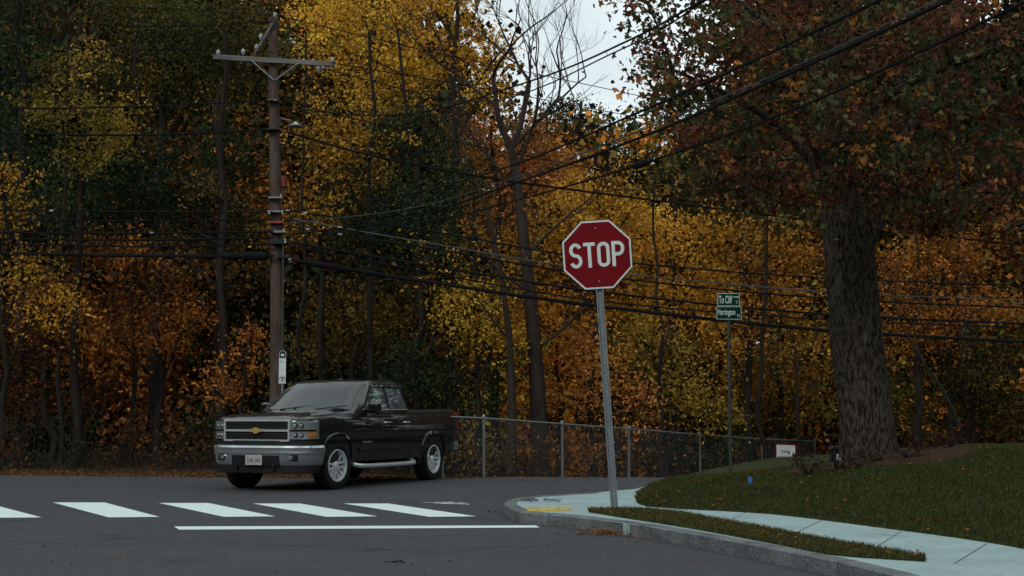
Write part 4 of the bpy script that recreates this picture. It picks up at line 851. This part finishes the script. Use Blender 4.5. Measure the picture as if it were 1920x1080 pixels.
for y in (-.45,.25): mb = MB(); mb.tube([Vector((-1.42,y,1.335)),Vector((-1.56+.0,y+.28,1.375)),Vector((-1.60,y+.55,1.40))],.010,5); mb.build('wiper','black',tk)
mb = MB(); mb.box((-1.5,0,1.318),(.22,1.5,.02)); mb.build('cowl','black',tk)
mb = MB(); mb.box((-2.85,.45,.36),(4.9,.1,.14)); mb.box((-2.85,-.45,.36),(4.9,.1,.14)); mb.box((-FA,0,.38),(.14,1.5,.12)); mb.box((-RA,0,.38),(.14,1.5,.12)); mb.box((-2.6,0,.33),(.6,.8,.1)); mb.build('chassis','black',tk)
# wheels
def wheel(b_, sgn, first=None, steer=0):
    if first is None:
        e = bpy.data.objects.new('wheel', None); COL.objects.link(e)
        t = MB(); t.lathe([(.262,-.115),(.30,-.128),(.36,-.135),(.388,-.12),(.398,-.09),(.40,0),(.398,.09),(.388,.12),(.36,.135),(.30,.128),(.262,.115)],(0,0,0),'Y',48,caps=False); 
        for k in range(48):
            a = 2*math.pi*(k+.5)/48
            for yy in (-.09,.09): t.box((.397*math.cos(a),yy,.397*math.sin(a)),(.010,.05,.026),Matrix.Rotation(-a,3,'Y'))
        t.build('tyre','tyre',e,smooth=40)
        r = MB(); r.lathe([(.272,.118),(.268,.134),(.246,.130),(.238,.09),(.232,-.11),(.228,-.11),(.234,.09),(.242,.118)],(0,0,0),'Y',40,caps=False); ro_ = r.build('rim','alloy',e,smooth=40)
        b2 = MB(); b2.lathe([(.229,-.01),(.229,.02)],(0,0,0),'Y',32); b2.build('brake_disc','black',ro_)
        for k in range(6):
            a = 2*math.pi*k/6+.26; R = Matrix.Rotation(-a,3,'Y'); s5 = MB()
            for off in (-.030,.030):
                pr = [Vector((.055,.085,off-.020)),Vector((.055,.085,off+.020)),Vector((.245,.112,off*1.7+.019)),Vector((.245,.112,off*1.7-.019))]
                s5.add([R@p for p in pr]+[R@(p-Vector((0,.05,0))) for p in pr],[(0,1,2,3),(4,7,6,5),(0,4,5,1),(1,5,6,2),(2,6,7,3),(3,7,4,0)])
            s5.build('spoke','alloy',ro_)
        h = MB(); h.lathe([(.075,.04),(.075,.09),(.06,.102),(.035,.104),(.03,.115),(.0,.117)],(0,0,0),'Y',20); h.build('hub_cap','alloy',ro_,smooth=40)
    else:
        e = first.copy(); COL.objects.link(e)
        for ch in first.children:
            c = ch.copy(); COL.objects.link(c); c.parent = e
            for g_ in ch.children: d = g_.copy(); COL.objects.link(d); d.parent = c
    e.parent = tk; e.location = (-b_, sgn*.855, .398); e.rotation_euler = (0, random.uniform(0,1), (0 if sgn > 0 else math.pi)+steer); return e
w0 = wheel(FA,1,None,math.radians(-5)); wheel(FA,-1,w0,math.radians(-5)); wheel(RA,1,w0); wheel(RA,-1,w0)
# ------------------------------------------------------------------ light, sky, camera
w = bpy.data.worlds.new('World'); SC.world = w; w.use_nodes = True; nt = w.node_tree; bg = nt.nodes['Background']
sky = nt.nodes.new('ShaderNodeTexSky'); sky.sky_type = 'NISHITA'; sky.sun_disc = False; sky.sun_elevation = math.radians(42); sky.sun_rotation = math.radians(215)
tc = nt.nodes.new('ShaderNodeTexCoord'); nz_ = nt.nodes.new('ShaderNodeTexNoise'); nz_.inputs['Scale'].default_value = 3.4; nz_.inputs['Detail'].default_value = 6
nt.links.new(tc.outputs['Generated'], nz_.inputs['Vector']); cr = nt.nodes.new('ShaderNodeValToRGB')
cr.color_ramp.elements[0].position = .38; cr.color_ramp.elements[0].color = (6.0,7.2,7.5,1); cr.color_ramp.elements[1].position = .58; cr.color_ramp.elements[1].color = (10.6,11.6,11.7,1)
nt.links.new(nz_.outputs['Fac'], cr.inputs[0]); mx = nt.nodes.new('ShaderNodeMix'); mx.data_type = 'RGBA'; mx.inputs[0].default_value = .92
nt.links.new(sky.outputs[0], mx.inputs[6]); nt.links.new(cr.outputs[0], mx.inputs[7]); nt.links.new(mx.outputs[2], bg.inputs[0]); bg.inputs[1].default_value = .1
sl = bpy.data.lights.new('sun','SUN'); sl.energy = 1.0; sl.angle = math.radians(12); sl.color = (1,.96,.9); so = bpy.data.objects.new('sun', sl); COL.objects.link(so)
so.rotation_euler = Vector((.43,.75,-.60)).to_track_quat('-Z','Y').to_euler()
cam = bpy.data.cameras.new('camera'); cam.sensor_width = 36; cam.lens = 36*F/1920; cam.clip_end = 2000; cam.clip_start = .1
co = bpy.data.objects.new('camera', cam); COL.objects.link(co); co.location = (0,0,CH); co.rotation_euler = (math.pi/2+PITCH,0,0); SC.camera = co
SC.view_settings.view_transform = 'Standard'; SC.view_settings.look = 'None'; SC.view_settings.exposure = 0
